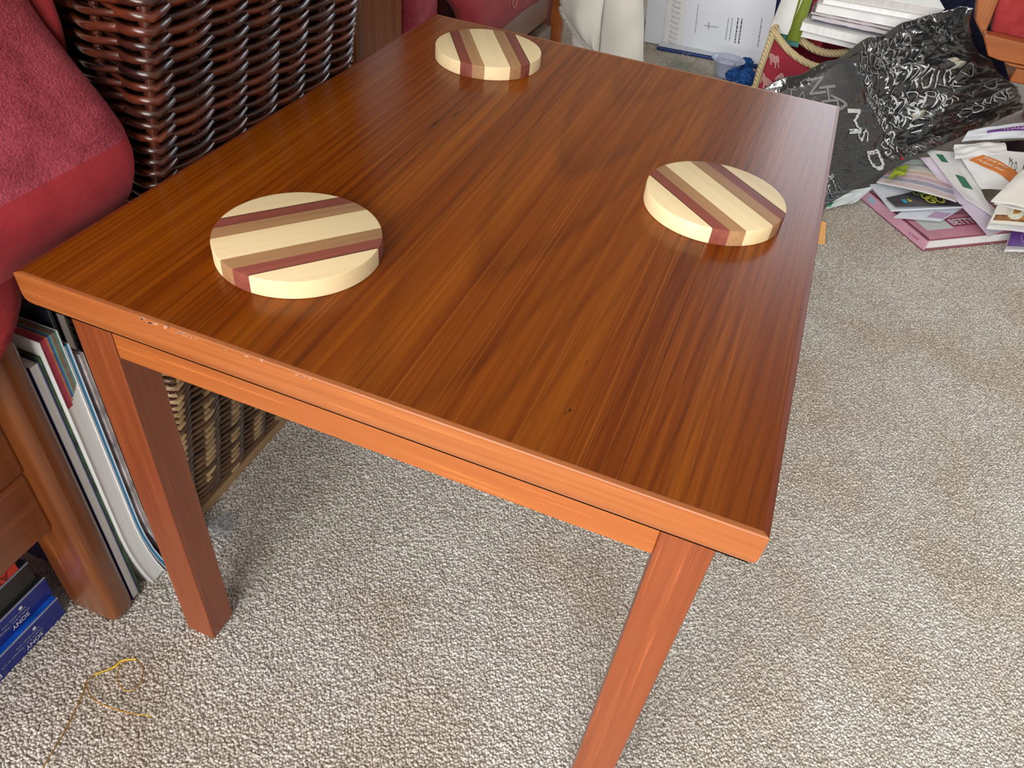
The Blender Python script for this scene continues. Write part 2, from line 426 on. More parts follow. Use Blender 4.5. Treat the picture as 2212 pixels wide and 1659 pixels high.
def carpet_pile():
    rng = np.random.default_rng(3); P = []
    def patch(x0, x1, y0, y1, s):
        xs = np.arange(x0, x1, s); ys = np.arange(y0, y1, s*0.9)
        gx, gy = np.meshgrid(xs, ys); gx = gx + (np.arange(len(ys)) % 2)[:, None]*s*0.5
        q = np.stack([gx.ravel(), gy.ravel()], 1) + rng.uniform(-0.33*s, 0.33*s, (gx.size, 2))
        P.append(np.c_[q, rng.uniform(-0.0012, 0.0004, len(q))])
    patch(-0.17, 0.62, -0.28, 0.42, 0.0027)
    patch(0.62, 1.02, -0.02, 0.42, 0.0028)
    patch(0.40, 1.15, 0.42, 1.46, 0.0033)
    patch(-0.10, 0.40, 0.42, 0.75, 0.0050)
    patch(-0.10, 0.36, 1.50, 2.02, 0.0060)
    P = np.concatenate(P)
    me = bpy.data.meshes.new('carpet_pile'); me.from_pydata(P.tolist(), [], [])
    o = bpy.data.objects.new('carpet_pile', me); COL.objects.link(o)
    tm = carpet_tuft(); me.materials.append(tm)
    ng = bpy.data.node_groups.new('tufts', 'GeometryNodeTree')
    ng.interface.new_socket('Geometry', in_out='INPUT', socket_type='NodeSocketGeometry')
    ng.interface.new_socket('Geometry', in_out='OUTPUT', socket_type='NodeSocketGeometry')
    N = ng.nodes; gi = N.new('NodeGroupInput'); go = N.new('NodeGroupOutput')
    ico = N.new('GeometryNodeMeshIcoSphere'); ico.inputs['Radius'].default_value = 0.0018; ico.inputs['Subdivisions'].default_value = 1
    sm = N.new('GeometryNodeSetShadeSmooth'); ng.links.new(ico.outputs['Mesh'], sm.inputs[0])
    smt = N.new('GeometryNodeSetMaterial'); smt.inputs['Material'].default_value = tm; ng.links.new(sm.outputs[0], smt.inputs[0])
    iop = N.new('GeometryNodeInstanceOnPoints')
    rr = N.new('FunctionNodeRandomValue'); rr.data_type = 'FLOAT_VECTOR'; rr.inputs[0].default_value = (-0.4, -0.4, 0); rr.inputs[1].default_value = (0.4, 0.4, 6.28)
    rs = N.new('FunctionNodeRandomValue'); rs.data_type = 'FLOAT_VECTOR'; rs.inputs[0].default_value = (0.95, 0.7, 0.55); rs.inputs[1].default_value = (1.45, 1.0, 0.95)
    rs.inputs['Seed'].default_value = 5
    ng.links.new(gi.outputs[0], iop.inputs['Points']); ng.links.new(smt.outputs[0], iop.inputs['Instance'])
    ng.links.new(rr.outputs[0], iop.inputs['Rotation']); ng.links.new(rs.outputs[0], iop.inputs['Scale'])
    ng.links.new(iop.outputs[0], go.inputs[0])
    md = o.modifiers.new('tufts', 'NODES'); md.node_group = ng
    tag(o, 'beige and grey flecked loops of the carpet pile', 'carpet', kind='stuff')
carpet_pile()

# ------------------------------------------------------------------ coffee table
TW, TL, TH = 0.4228, 0.5447, 0.4252
ST = 0.0245                                   # thickness of the top
def coffee_table():
    r = thing('coffee_table', (0, 0, 0), 'low square-legged teak coffee table with three striped coasters on it', 'table')
    li = 0.0032
    MB().box((li, li, TH-ST), (TW-li, TL-li, TH)).build('tabletop_panel', M['veneer'], r)
    # solid edging with an eased top arris and a large radius underneath, mitred at the corners
    prof = [(0.0, 0.0)]
    def edge_profile():
        P = []
        for k in range(5):                    # top arris r 2 mm
            a = PI/2*k/4; P.append((0.0009 - 0.0009*math.sin(a), -0.0009 + 0.0009*math.cos(a)))
        R = 0.010
        for k in range(7):                    # under radius
            a = PI/2*k/6; P.append((R*0.55 - R*0.55*math.cos(a), -ST + R - R*math.sin(a)))
        return P
    EP = edge_profile()
    def strip(axis, side, mat):
        b = MB(); rows = []
        for e in (0, 1):
            row = []
            for (i, z) in [(li, 0.0)] + EP + [(li, -ST)]:
                if axis == 0:
                    x = i if e == 0 else TW - i; y = i if side == 0 else TL - i
                else:
                    y = i if e == 0 else TL - i; x = i if side == 0 else TW - i
                row.append((x, y, TH + z))
            rows.append(row)
        n = len(rows[0]); vs = rows[0] + rows[1]
        fs = [(k, (k+1) % n, n + (k+1) % n, n + k) for k in range(n)] + [tuple(range(n)), tuple(range(n, 2*n))]
        b.add(vs, fs)
        o = b.build('edging', mat, r, weld=True)
        for p in o.data.polygons: p.use_smooth = len(p.vertices) == 4
        o.data.set_sharp_from_angle(angle=math.radians(32))
        return o
    strip(0, 0, M['lip_x']); strip(0, 1, M['lip_x']); strip(1, 0, M['lip_y']); strip(1, 1, M['lip_y'])
    chips = plain('raw_wood_chip', (0.46, 0.22, 0.13), 0.8, 0.2, 0.3, 400)
    rng = random.Random(12); b = MB()
    for cx_, n, sp in ((0.093, 9, 0.010), (0.118, 7, 0.010), (0.150, 4, 0.012), (0.186, 3, 0.010)):
        for k in range(n):
            x = cx_ + rng.uniform(-sp, sp); l = rng.uniform(0.0012, 0.0045)
            z = TH - rng.uniform(0.0004, 0.0016)
            b.obox((x, -0.00018, z-0.0007), (l, 0, rng.uniform(-0.0002, 0.0002)), (0, 0.0008, 0.0003), (0, 0, rng.uniform(0.0006, 0.0011)))
    b.build('chipped_edge', chips, r)['kind'] = 'stuff'
    w = 0.0293; ly = 0.0225
    xs = (0.0003, 0.3789); ys = (ly, TL - ly - w)
    for x in xs:
        for y in ys:
            c = 0.0025
            b = MB()
            b.add([(x+c, y+c, 0), (x+w-c, y+c, 0), (x+w-c, y+w-c, 0), (x+c, y+w-c, 0),
                   (x, y, 0.005), (x+w, y, 0.005), (x+w, y+w, 0.005), (x, y+w, 0.005),
                   (x, y, TH-ST), (x+w, y, TH-ST), (x+w, y+w, TH-ST), (x, y+w, TH-ST)],
                  [(3,2,1,0),(0,1,5,4),(1,2,6,5),(2,3,7,6),(3,0,4,7),(4,5,9,8),(5,6,10,9),(6,7,11,10),(7,4,8,11),(8,9,10,11)])
            b.build('leg', M['leg'], r, bevel=0.0012)
    az0, az1 = 0.3550, TH - ST
    for y0 in (ly+0.0012, TL-ly-0.0212):
        MB().box((xs[0]+w, y0, az0), (xs[1], y0+0.020, az1)).build('apron', M['apron_x'], r, bevel=0.001)
    for x0 in (xs[0]+0.0012, xs[1]+w-0.0212):
        MB().box((x0, ys[0]+w, az0), (x0+0.020, ys[1], az1)).build('apron', M['apron_y'], r, bevel=0.001)
    return r
coffee_table()

# ------------------------------------------------------------------ coasters
def coaster(cx, cy, deg, label, tint):
    R, T = 0.05, 0.012
    r = thing('coaster', (cx, cy, TH), label, 'coaster', 'striped wooden coasters on the table')
    r.rotation_euler.z = math.radians(deg)
    cuts = [-R, -0.0322, -0.0224, -0.0116, 0.0116, 0.0226, 0.0322, R]
    mats = ['maple', 'purpleheart', 'walnut', 'maple', 'walnut', 'purpleheart', 'maple']
    for k in range(7):
        a, b = cuts[k], cuts[k+1]
        N = 22
        up = []; dn = []
        def hw(y, rr): return math.sqrt(max(0.0, rr*rr - y*y))
        ch = 0.0009
        ys = [a + (b-a)*i/N for i in range(N+1)]
        if k == 0: ys = [-R*math.cos(math.acos(min(1, -b/R))*(1 - i/N)) for i in range(N+1)]
        if k == 6: ys = [R*math.cos(math.acos(min(1, a/R))*(1 - i/N)) for i in range(N+1)]
        # ring = right side going up, left side going down; three levels with an eased arris
        lv = [(0.0, ch*0.6), (ch*0.6, 0.0), (T-ch, 0.0), (T-ch*0.3, ch*0.3), (T, ch)]
        vs = []; n = 2*(N+1)
        for z, ins in lv:
            k1 = (R-ins)/R
            for y in ys: vs.append((hw(y, R)*k1, y*(k1 if k in (0, 6) else 1), z))
            for y in reversed(ys): vs.append((-hw(y, R)*k1, y*(k1 if k in (0, 6) else 1), z))
        # keep straight cut lines shared between strips
        fs = []
        for q in range(len(lv)-1):
            for i in range(n):
                j = (i+1) % n
                fs.append((q*n+i, q*n+j, (q+1)*n+j, (q+1)*n+i))
        fs.append(tuple(range(n))[::-1]); fs.append(tuple((len(lv)-1)*n + i for i in range(n)))
        mb = MB(); mb.add(vs, fs)
        me = bpy.data.meshes.new('strip'); me.from_pydata(mb.v, [], mb.f)
        bm = bmesh.new(); bm.from_mesh(me); bmesh.ops.remove_doubles(bm, verts=bm.verts, dist=1e-6); bmesh.ops.recalc_face_normals(bm, faces=bm.faces); bm.to_mesh(me); bm.free()
        me.materials.append(M[mats[k]])
        for p in me.polygons: p.use_smooth = True
        me.set_sharp_from_angle(angle=math.radians(35))
        o = bpy.data.objects.new('strip', me); COL.objects.link(o); o.parent = r
    return r
coaster(0.1233, 0.0947, 50.6, 'round striped wooden coaster near the table corner by the red armchair', 0)
coaster(0.0976, 0.4550, -57.9, 'round striped wooden coaster on the far end of the table', 1)
coaster(0.3458, 0.2827, -42.7, 'round striped wooden coaster near the right-hand edge of the table', 2)

# ------------------------------------------------------------------ wicker basket
def cane(name, hi, lo, rough):
    t = NT(name); o = t.obj(); rnd = t.n('ShaderNodeObjectInfo').outputs['Random']
    a = t.noise(t.map(o, (55, 55, 160)), 1.0, 3, 0.6)
    f = t.math('ADD', t.math('MULTIPLY', a, 0.75), t.math('MULTIPLY', rnd, 0.3))
    t.base(t.ramp(f, [(0.30, lo), (0.60, tuple((x+y)/2 for x, y in zip(hi, lo))), (0.85, hi)])).set(rough=rough, spec=0.5, coat=0.35, coat_rough=0.2)
    t.bump(a, 0.25, 0.001)
    return t.m
M['cane'] = cane('dark_glossy_cane', (0.130, 0.026, 0.010), (0.010, 0.004, 0.004), 0.25)
M['cane_lower'] = cane('lower_brown_cane', (0.17, 0.085, 0.038), (0.030, 0.014, 0.008), 0.42)  # lighter brown cane for the lower rows
M['cane_tan'] = cane('crossing_tan_cane', (0.52, 0.36, 0.18), (0.20, 0.115, 0.05), 0.5)  # tan for the outward crossings of the lower rows
def basket():
    r = thing('wicker_basket', (-0.22, 0.27, 0), 'tall dark brown wicker basket standing behind the table', 'basket')
    def ring(z):
        X = -0.078 + 0.155*z; yn = 0.112 + 0.043*z; yf = 0.388
        pts = [(X, yn), (X, yf), (X-0.022, yf+0.022), (X-0.30, yf+0.01), (X-0.33, yf-0.03), (X-0.33, yn+0.07), (X-0.30, yn+0.045), (X-0.022, yn-0.0005)]
        return [Vector((p[0], p[1], z)) for p in pts]
    def along(z, n):
        P = ring(z); L = [(P[(i+1) % len(P)] - P[i]).length for i in range(len(P))]; T = sum(L)
        out = []
        for k in range(n):
            d = (k / n) * T; i = 0
            while d > L[i]: d -= L[i]; i += 1
            a, b = P[i], P[(i+1) % len(P)]; t = b - a
            nrm = Vector((t.y, -t.x, 0)).normalized()
            out.append((a + t*(d/L[i]), nrm))
        return out
    NS = 28                       # stakes
    z0, z1 = 0.016, 0.60
    for k in range(NS):
        path = []
        for q in range(9):
            z = z0 + (z1-z0)*q/8; p, n = along(z, NS)[k]; path.append(p)
        MB().tube(path, 0.0036, 6).build('stake', M['cane'], r, smooth=True)
    dz = 0.0043; nrow = int((z1 - z0 - 0.01) / dz); sub = 6
    for i in range(nrow):
        z = z0 + 0.004 + i*dz; path = []; rng = random.Random(i)
        A = along(z, NS*sub); rr = 0.00285*rng.uniform(0.85, 1.12); R = []
        for k, (p, n) in enumerate(A):
            ph = (k / sub + i) * PI
            am = 0.0048*math.cos(ph)
            jit = 0.0009*noise.noise(Vector((k*0.35, i*7.1, 0)))
            path.append(p + n*am + Vector((0, 0, jit)) + Vector((0, 0, 0.0016*math.sin(ph))))
            R.append(rr*(1 + 0.15*noise.noise(Vector((k*0.5, i*3.3, 5)))))
        o = MB().tube(path, R, 6, closed=True).build('weaver', M['cane_lower' if z < 0.27 else 'cane'], r, smooth=True)
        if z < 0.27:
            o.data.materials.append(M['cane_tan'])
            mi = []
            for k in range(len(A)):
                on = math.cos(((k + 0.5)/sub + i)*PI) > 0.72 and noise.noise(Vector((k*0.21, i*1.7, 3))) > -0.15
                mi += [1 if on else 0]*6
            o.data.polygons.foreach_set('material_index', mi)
    L = []
    for z in (0.012, 0.30, 0.60):
        q = ring(z); cc = sum(q, Vector((0, 0, 0))) / len(q)
        L.append([cc + (p-cc)*0.90 for p in q])
    k = len(L[0]); b = MB(); b.add(L[0] + L[1] + L[2], [(j*k+i, j*k+(i+1) % k, (j+1)*k+(i+1) % k, (j+1)*k+i) for j in range(2) for i in range(k)])
    b.build('gap_shade_sheet', plain('painted_gap_shade', (0.012, 0.006, 0.005), 0.9, 0.1), r)  # added dark sheet inside, standing in for shade between the strands
    P = [p - Vector((0, 0, p.z)) for p in ring(0)]
    c = sum(P, Vector((0, 0, 0))) / len(P)
    P = [c + (p-c)*1.045 for p in P]
    b = MB(); b.prism([Vector((p.x, p.y, 0)) for p in P], (0, 0, 0.012)); b.build('base_board', wood('pale_base_wood', (0.48, 0.31, 0.16), (0.33, 0.20, 0.10), 1, 120, 26, 0.5, 0.0), r, bevel=0.002, label='pale wooden base strip')
    return r
basket()

# ------------------------------------------------------------------ red armchair (left)
def armchair_left():
    r = thing('armchair', (-0.12, -0.15, 0), 'red plush armchair with thick wooden legs, pressed against the left side of the table', 'armchair')
    ye = 0.119; yb = -0.55
    prof = [(-0.20, 0.398), (-0.10, 0.396), (-0.05, 0.397), (-0.028, 0.403), (-0.016, 0.413), (-0.0085, 0.427), (-0.006, 0.442), (-0.0092, 0.4565)]
    prof2 = [(-0.0092, 0.4565), (-0.018, 0.471), (-0.028, 0.485), (-0.038, 0.4975), (-0.048, 0.511), (-0.060, 0.531), (-0.074, 0.560), (-0.092, 0.61), (-0.112, 0.67), (-0.145, 0.71), (-0.20, 0.72)]
    def dense(P, n=5):
        out = []
        for i in range(len(P)-1):
            p0 = Vector(P[max(0, i-1)]); p1 = Vector(P[i]); p2 = Vector(P[i+1]); p3 = Vector(P[min(len(P)-1, i+2)])
            for k in range(n):
                t = k/n
                out.append(0.5*((2*p1) + (-p0+p2)*t + (2*p0-5*p1+4*p2-p3)*t*t + (-p0+3*p1-3*p2+p3)*t**3))
        out.append(Vector(P[-1])); return out
    cen = Vector((-0.125, 0.50))
    def loft(P, y_end, name, mat, tuck=0.05, wr=0.0):
        P = dense(P); b = MB(); ys = [yb, -0.40, -0.30, -0.22, -0.16, -0.12, -0.09, -0.06, -0.03, 0.0, 0.03, 0.055, 0.075, 0.09]
        rows = []
        for y in ys: rows.append([(q, y, 1.0) for q in P])
        rad = y_end - 0.098
        for k in range(1, 9):
            a = PI/2*k/8
            rows.append([(q, 0.098 + rad*math.sin(a), 1 - 0.13*(1-math.cos(a))) for q in P])
        rows.append([(q, y_end, 0.25) for q in P])
        n = len(P); vs = []
        for row in rows:
            for (q, y, s) in row:
                c2 = cen + (q - cen)*s
                w = wr*math.sin(y*170 + q.y*35)*max(0, 0.46-q.y)*6
                lx = 0.0016*noise.noise(Vector((q.x*30, y*30, q.y*30)))
                c2.y += 0.024*min(1.0, (1-s)/0.13)*min(1.0, max(0, (0.446-q.y)/0.03))
                vs.append((c2.x + lx + w*0.004, y, c2.y + lx))
        fs = [(j*n+i, j*n+i+1, (j+1)*n+i+1, (j+1)*n+i) for j in range(len(rows)-1) for i in range(n-1)]
        b.add(vs, fs)
        o = b.build(name, mat, r, smooth=True)
        return o
    loft(prof2, ye, 'arm_top', M['pile'])
    loft(prof, ye, 'arm_band', M['band'], wr=0.35)
    # inner side of the arm and the part it rests on, out of the picture
    MB().box((-0.36, yb, 0.362), (-0.20, 0.07, 0.718)).build('arm_inside', M['band'], r, bevel=0.02)
    MB().box((-0.80, yb, 0.30), (-0.36, 0.05, 0.46)).build('seat_cushion', M['pile'], r, bevel=0.03)
    # side skirt of the upholstery
    def skirt(u, v):
        z = 0.312 + (0.402 - 0.312)*v; y = -0.50 + (0.50 + min(0.031, z - 0.338))*u
        x = -0.052 + 0.012*v**2 + 0.004*math.sin(y*120)*(1-v) + 0.002*noise.noise(Vector((y*40, z*40, 1)))
        return (x, y, z)
    MB().slab(skirt, 60, 10, (-0.012, 0, 0)).build('side_skirt', M['band'], r, smooth=True)
    # wing pad behind the arm, its shadow put into a dark red
    MB().ball((-0.130, 0.1235, 0.515), 0.078, 22, 16, (1.0, 0.105, 1.0)).build('back_pad', M['red_shaded'], r, smooth=True, label='dark red pad, shadow painted into its colour')
    # front leg, square with well rounded arrises
    def leg(x0, y0, w, d, z1):
        rr = 0.009; b = MB(); P = []
        for cxx, cyy, a0 in ((x0+w-rr, y0+rr, -PI/2), (x0+w-rr, y0+d-rr, 0), (x0+rr, y0+d-rr, PI/2), (x0+rr, y0+rr, PI)):
            for k in range(5):
                a = a0 + PI/2*k/4; P.append((cxx + rr*math.cos(a), cyy + rr*math.sin(a)))
        n = len(P); cx_ = x0+w/2; cy_ = y0+d/2; vs = []
        lv = [(0.0, 0.86), (0.004, 0.95), (0.012, 1.0), (z1, 1.0)]
        for z, s in lv: vs += [(cx_+(x-cx_)*s, cy_+(y-cy_)*s, z) for x, y in P]
        fs = [(q*n+i, q*n+(i+1) % n, (q+1)*n+(i+1) % n, (q+1)*n+i) for q in range(len(lv)-1) for i in range(n)]
        fs += [tuple(range(n))[::-1], tuple((len(lv)-1)*n+i for i in range(n))]
        b.add(vs, fs); o = b.build('leg', M['chairwood'], r, smooth=True); o.data.set_sharp_from_angle(angle=math.radians(50))
    leg(-0.121, -0.001, 0.060, 0.026, 0.352)
    leg(-0.80, -0.001, 0.060, 0.034, 0.352); leg(-0.121, -0.54, 0.060, 0.034, 0.352); leg(-0.80, -0.54, 0.060, 0.034, 0.352)
    MB().box((-0.112, -0.51, 0.140), (-0.082, 0.002, 0.212)).build('side_rail', M['chairwood_y'], r, bevel=0.006)
    MB().box((-0.116, -0.51, 0.2125), (-0.080, 0.002, 0.318)).build('side_rail', M['chairwood_y'], r, bevel=0.006)
    return r
armchair_left()

# ------------------------------------------------------------------ magazines standing between the chair leg and the table leg
def magazine(y0, y1, z1, xr, label, page, cover, extra=None, curl=0.0, xl=-0.27, lean=0.0):
    r = thing('magazine', ((xr+xl)/2, (y0+y1)/2, 0), label, 'magazine', 'magazines standing between the table and the armchair')
    def fy(z): return lean*z + curl*max(0, (0.10 - z)/0.10)**2
    nz = 14
    def body(a, b, mat, name, xr2=xr, z1_=z1, dz=0.0):
        m = MB(); vs = []
        for q in range(nz+1):
            z = 0.001 + dz + (z1_-0.001-dz)*q/nz; s = fy(z)
            vs += [(xl, a+s, z), (xr2, a+s, z), (xr2, b+s, z), (xl, b+s, z)]
        fs = [(0, 3, 2, 1), tuple(nz*4+i for i in range(4))]
        for q in range(nz):
            for i in range(4): fs.append((q*4+i, q*4+(i+1) % 4, q*4+4+(i+1) % 4, q*4+4+i))
        m.add(vs, fs); return m.build(name, mat, r)
    c = 0.0007
    body(y0+c, y1-c, page, 'pages', xr-0.0012, z1-0.001, 0.001)
    body(y0, y0+c*0.9, cover, 'cover'); body(y1-c*0.9, y1, cover, 'cover')
    return r
navy = plain('navy_cover', (0.03, 0.035, 0.16), 0.3, 0.5)
cyan = plain('sky_blue_cover', (0.06, 0.42, 0.82), 0.25, 0.5)
mint = plain('mint_cover', (0.30, 0.62, 0.58), 0.3, 0.5)
def page_edges(name, c):
    t = NT(name); w = t.noise(t.map(t.obj(), (4, 900, 6)), 1.0, 3, 0.6)
    t.base(t.ramp(w, [(0.3, tuple(x*0.86 for x in c)), (0.6, c)])).set(rough=0.7, spec=0.2); return t.m
M['pages'] = page_edges('white_page_edges', (0.90, 0.91, 0.92)); M['pages_grey'] = page_edges('bluish_page_edges', (0.42, 0.50, 0.56))
greyc = plain('grey_print_cover', (0.50, 0.45, 0.47), 0.35, 0.5, 0.35, 55)
darkc = plain('dark_blue_cover', (0.025, 0.035, 0.055), 0.25, 0.5)
greenc = plain('green_picture_cover', (0.06, 0.13, 0.05), 0.3, 0.5, 0.6, 40)
magazine(0.0262, 0.0350, 0.304, -0.0668, 'white magazine with navy back cover, nearest the armchair leg', M['pages'], navy)
magazine(0.0352, 0.0370, 0.308, -0.0660, 'thin magazine with green picture cover, second from the armchair leg', M['paper'], greenc)
cat_root = magazine(0.0372, 0.0535, 0.322, -0.0618, 'thick mail-order catalogue with coloured tabs on its page edges', M['pages'], M['paper'], curl=0.012)
def tabs():
    cols = [('red_tab', (0.50, 0.06, 0.11), 0.0380, 0.0430, 0.255), ('orange_tab', (0.66, 0.22, 0.09), 0.0430, 0.0447, 0.259), ('blue_tab', (0.05, 0.18, 0.48), 0.0447, 0.0465, 0.262),
            ('green_tab', (0.22, 0.44, 0.38), 0.0465, 0.0482, 0.264), ('brown_tab', (0.34, 0.20, 0.15), 0.0482, 0.0500, 0.266), ('olive_tab', (0.24, 0.27, 0.19), 0.0500, 0.0515, 0.268), ('teal_tab', (0.14, 0.36, 0.33), 0.0515, 0.0526, 0.270)]
    for n, c, a, b, z in cols:
        MB().box((-0.155, a, z), (-0.0626, b, 0.3216)).build('coloured_pages', plain(n, c, 0.6, 0.3, 0.12, 200), cat_root)
tabs()
magazine(0.0538, 0.0582, 0.306, -0.0618, 'slim magazine with a sky blue front cover', cyan, M['paper_blue'], curl=0.014)
magazine(0.0585, 0.0615, 0.336, -0.0720, 'tall bluish magazine behind the sky blue one', M['pages_grey'], darkc, curl=0.016)
magazine(0.0622, 0.0660, 0.292, -0.0610, 'white-edged magazine with grey printed cover beside the table leg', M['pages'], greyc, curl=0.020)
magazine(0.0668, 0.0740, 0.343, -0.0760, 'tall dark-covered magazine, farthest from the armchair leg', M['pages'], darkc, curl=0.022)
# curled page corner by the table leg
def curled():
    def g(u, v):
        a = u*PI*0.9; return (-0.105 + 0.052*v, 0.1000 + 0.014*math.sin(a), 0.002 + 0.020*(1-math.cos(a)))
    r = thing('loose_brochure', (-0.08, 0.09, 0.002), 'loose glossy dark brochure curling on the carpet behind the left table leg', 'brochure')
    MB().slab(g, 14, 6, (0, 0.0006, 0.0004)).build('sheet', darkc, r, smooth=True)
curled()

# ------------------------------------------------------------------ video cassette boxes
def vhs(x1, y1, z0, face, topc, label, txt=True, h=0.0265, L=0.19, D=0.105):
    r = thing('video_cassette_box', (x1-D/2, y1-L/2, z0), label, 'box', 'boxed video cassettes under the armchair')
    MB().box((x1-D, y1-L, z0), (x1, y1, z0+h)).build('carton', face, r, bevel=0.0006)
    MB().box((x1-D+0.001, y1-L+0.001, z0+h+0.00005), (x1-0.0005, y1-0.0005, z0+h+0.0003)).build('top_label', topc, r)
    m = MB().box((x1-0.0006, y1-L, z0+h-0.0012), (x1+0.0002, y1, z0+h+0.0004)); m.build('worn_edge', plain('worn_card_edge', (0.30, 0.33, 0.45), 0.8), r)
    if txt:
        wt = plain('white_print', (0.75, 0.77, 0.82), 0.5)
        lt = plain('pale_print', (0.42, 0.46, 0.62), 0.5)
        yd, zd = (0, -1, 0), (0, 0, -1)
        lettering('SONY', 0.0068, wt, r, (x1, y1-0.026, z0+0.0085), yd, zd, bold=0.0001)
        lettering('Made in E.U. / Fabrique en U.E.', 0.0036, lt, r, (x1, y1-0.024, z0+0.0128), yd, zd)
        lettering('SONY VIDEO TAPE', 0.0030, lt, r, (x1, y1-0.026, z0+0.0172), yd, zd)
        lettering('E-180', 0.0068, wt, r, (x1, y1-0.071, z0+0.0085), yd, zd, bold=0.0001)
        b = MB()
        P = [(x1+0.0004, y1-0.030+0.0019*math.cos(a), z0+0.0197+0.0019*math.sin(a)) for a in [2*PI*k/14 for k in range(14)]]
        b.add(P, [tuple(range(14))]); b.build('dot_logo', wt, r)
    return r
blue1 = plain('dark_blue_card', (0.012, 0.026, 0.230), 0.3, 0.5)
blue2 = plain('bright_blue_card', (0.010, 0.100, 0.600), 0.25, 0.5, 0.5, 22)
blk = plain('black_card', (0.020, 0.022, 0.024), 0.35, 0.5)
red = plain('orange_red_card', (0.62, 0.045, 0.022), 0.35, 0.5)
vhs(-0.1140, -0.010, 0.0008, blue1, blue2, 'dark blue video cassette box at the bottom of the stack on the carpet')
vhs(-0.1200, -0.008, 0.0282, blue1, blk, 'blue video cassette box, second from the bottom of the stack')
vhs(-0.1235, -0.012, 0.0556, blk, blk, 'black video cassette box, third from the bottom of the stack', txt=False)
rr_ = vhs(-0.1235, -0.021, 0.0830, red, red, 'orange-red video cassette box on top of the stack', txt=False)
lettering('AVS', 0.012, plain('dark_red_print', (0.16, 0.01, 0.008), 0.5), rr_, (-0.1235, -0.030, 0.092), (0, -1, 0), (0, 0, -1))

# ------------------------------------------------------------------ gold thread and fluff on the carpet
def thread():
    r = thing('gold_thread', (-0.02, -0.05, 0.003), 'thin curly gold gift thread lying on the carpet', 'thread')
    z = 0.0042
    def cat(P, n=10):
        out = []; P = [Vector(p) for p in P]
        for i in range(len(P)-1):
            p0, p1, p2, p3 = P[max(0, i-1)], P[i], P[i+1], P[min(len(P)-1, i+2)]
            for k in range(n):
                t = k/n; out.append(0.5*((2*p1)+(-p0+p2)*t+(2*p0-5*p1+4*p2-p3)*t*t+(-p0+3*p1-3*p2+p3)*t**3))
        return out + [P[-1]]
    t = NT('gold_thread'); t.base((0.52, 0.27, 0.035)).set(rough=0.3, metal=0.75); g = t.m
    t2 = NT('bright_gold'); t2.base((0.90, 0.62, 0.10)).set(rough=0.25, metal=0.7); g2 = t2.m
    a = cat([(-0.0242, -0.1268, 0.0040), (-0.0301, -0.0971, 0.0040), (-0.0404, -0.0665, 0.0040), (-0.0454, -0.0554, 0.0050), (-0.0406, -0.0453, 0.0060)])
    MB().tube(a, 0.00055, 5).build('thread_strand', g, r, smooth=True)
    c = cat([(-0.0235, -0.0213, 0.0060), (-0.0097, -0.0264, 0.0070), (-0.0021, -0.0367, 0.0060), (-0.0039, -0.0458, 0.0040), (-0.0111, -0.0490, 0.0040), (-0.0225, -0.0443, 0.0050), (-0.0280, -0.0349, 0.0060), (-0.0271, -0.0278, 0.0060)])
    MB().tube(c, 0.00050, 5).build('thread_strand', g, r, smooth=True)
    d = cat([(-0.0443, -0.0581, 0.0040), (-0.0302, -0.0656, 0.0040), (-0.0122, -0.0663, 0.0040), (0.0075, -0.0634, 0.0040), (0.0240, -0.0588, 0.0040)])
    MB().tube(d, 0.00052, 5).build('thread_strand', g, r, smooth=True)
    e = [(-0.0427, -0.0486, 0.0060), (-0.0322, -0.0373, 0.0070), (-0.0302, -0.0297, 0.0070), (-0.0204, -0.0234, 0.0070)]
    ez = cat(e, 22)
    hel = []
    for i, p in enumerate(ez):
        for k in range(4):
            q = p if k == 0 else p + ((ez[min(i+1, len(ez)-1)] - p)*(k/4)); an = (i*4+k)*PI/2.6
            hel.append(q + Vector((0.0013*math.cos(an), 0, 0.0013*math.sin(an))))
    MB().tube(hel, 0.00042, 4).build('thread_coil', g2, r, smooth=True, label='bright gold coiled stretch')
    e2 = cat([(0.0159, -0.0615, 0.0050), (0.0261, -0.0589, 0.0060)], 10); hel = []
    for i, p in enumerate(e2): hel.append(p + Vector((0.0011*math.cos(i*1.3), 0, 0.0011*math.sin(i*1.3))))
    MB().tube(hel, 0.00042, 4).build('thread_coil', g2, r, smooth=True)
thread()
def fluff(name, loc, rad, n, mat, label, seed):
    rng = random.Random(seed); b = MB(); L = Vector(loc)
    for i in range(n):
        P = []; p = L + Vector((rng.uniform(-rad, rad), rng.uniform(-rad, rad), rng.uniform(0.003, 0.008))); d = Vector((rng.uniform(-1, 1), rng.uniform(-1, 1), rng.uniform(-0.3, 0.3)))
        for k in range(6):
            P.append(p.copy()); d = (d + Vector((rng.uniform(-.8, .8), rng.uniform(-.8, .8), rng.uniform(-.3, .3)))).normalized(); p = p + d*rad*0.25; p.z = max(0.003, p.z)
        b.tube(P, 0.0003, 3)
    o = b.build(name, mat); o.location = (0, 0, 0)
    tag(o, label, 'fluff', kind='stuff')
fluff('grey_fluff', (-0.0442, 0.1311, 0.0000), 0.011, 60, plain('grey_fluff', (0.34, 0.36, 0.40), 0.9), 'grey fluff on the carpet just behind the left table leg', 5)
fluff('carpet_fluff', (0.1144, 1.8136, 0.0000), 0.035, 130, plain('greenish_fluff', (0.40, 0.42, 0.36), 0.9), 'greenish grey fluff on the carpet below the white booklet', 6)

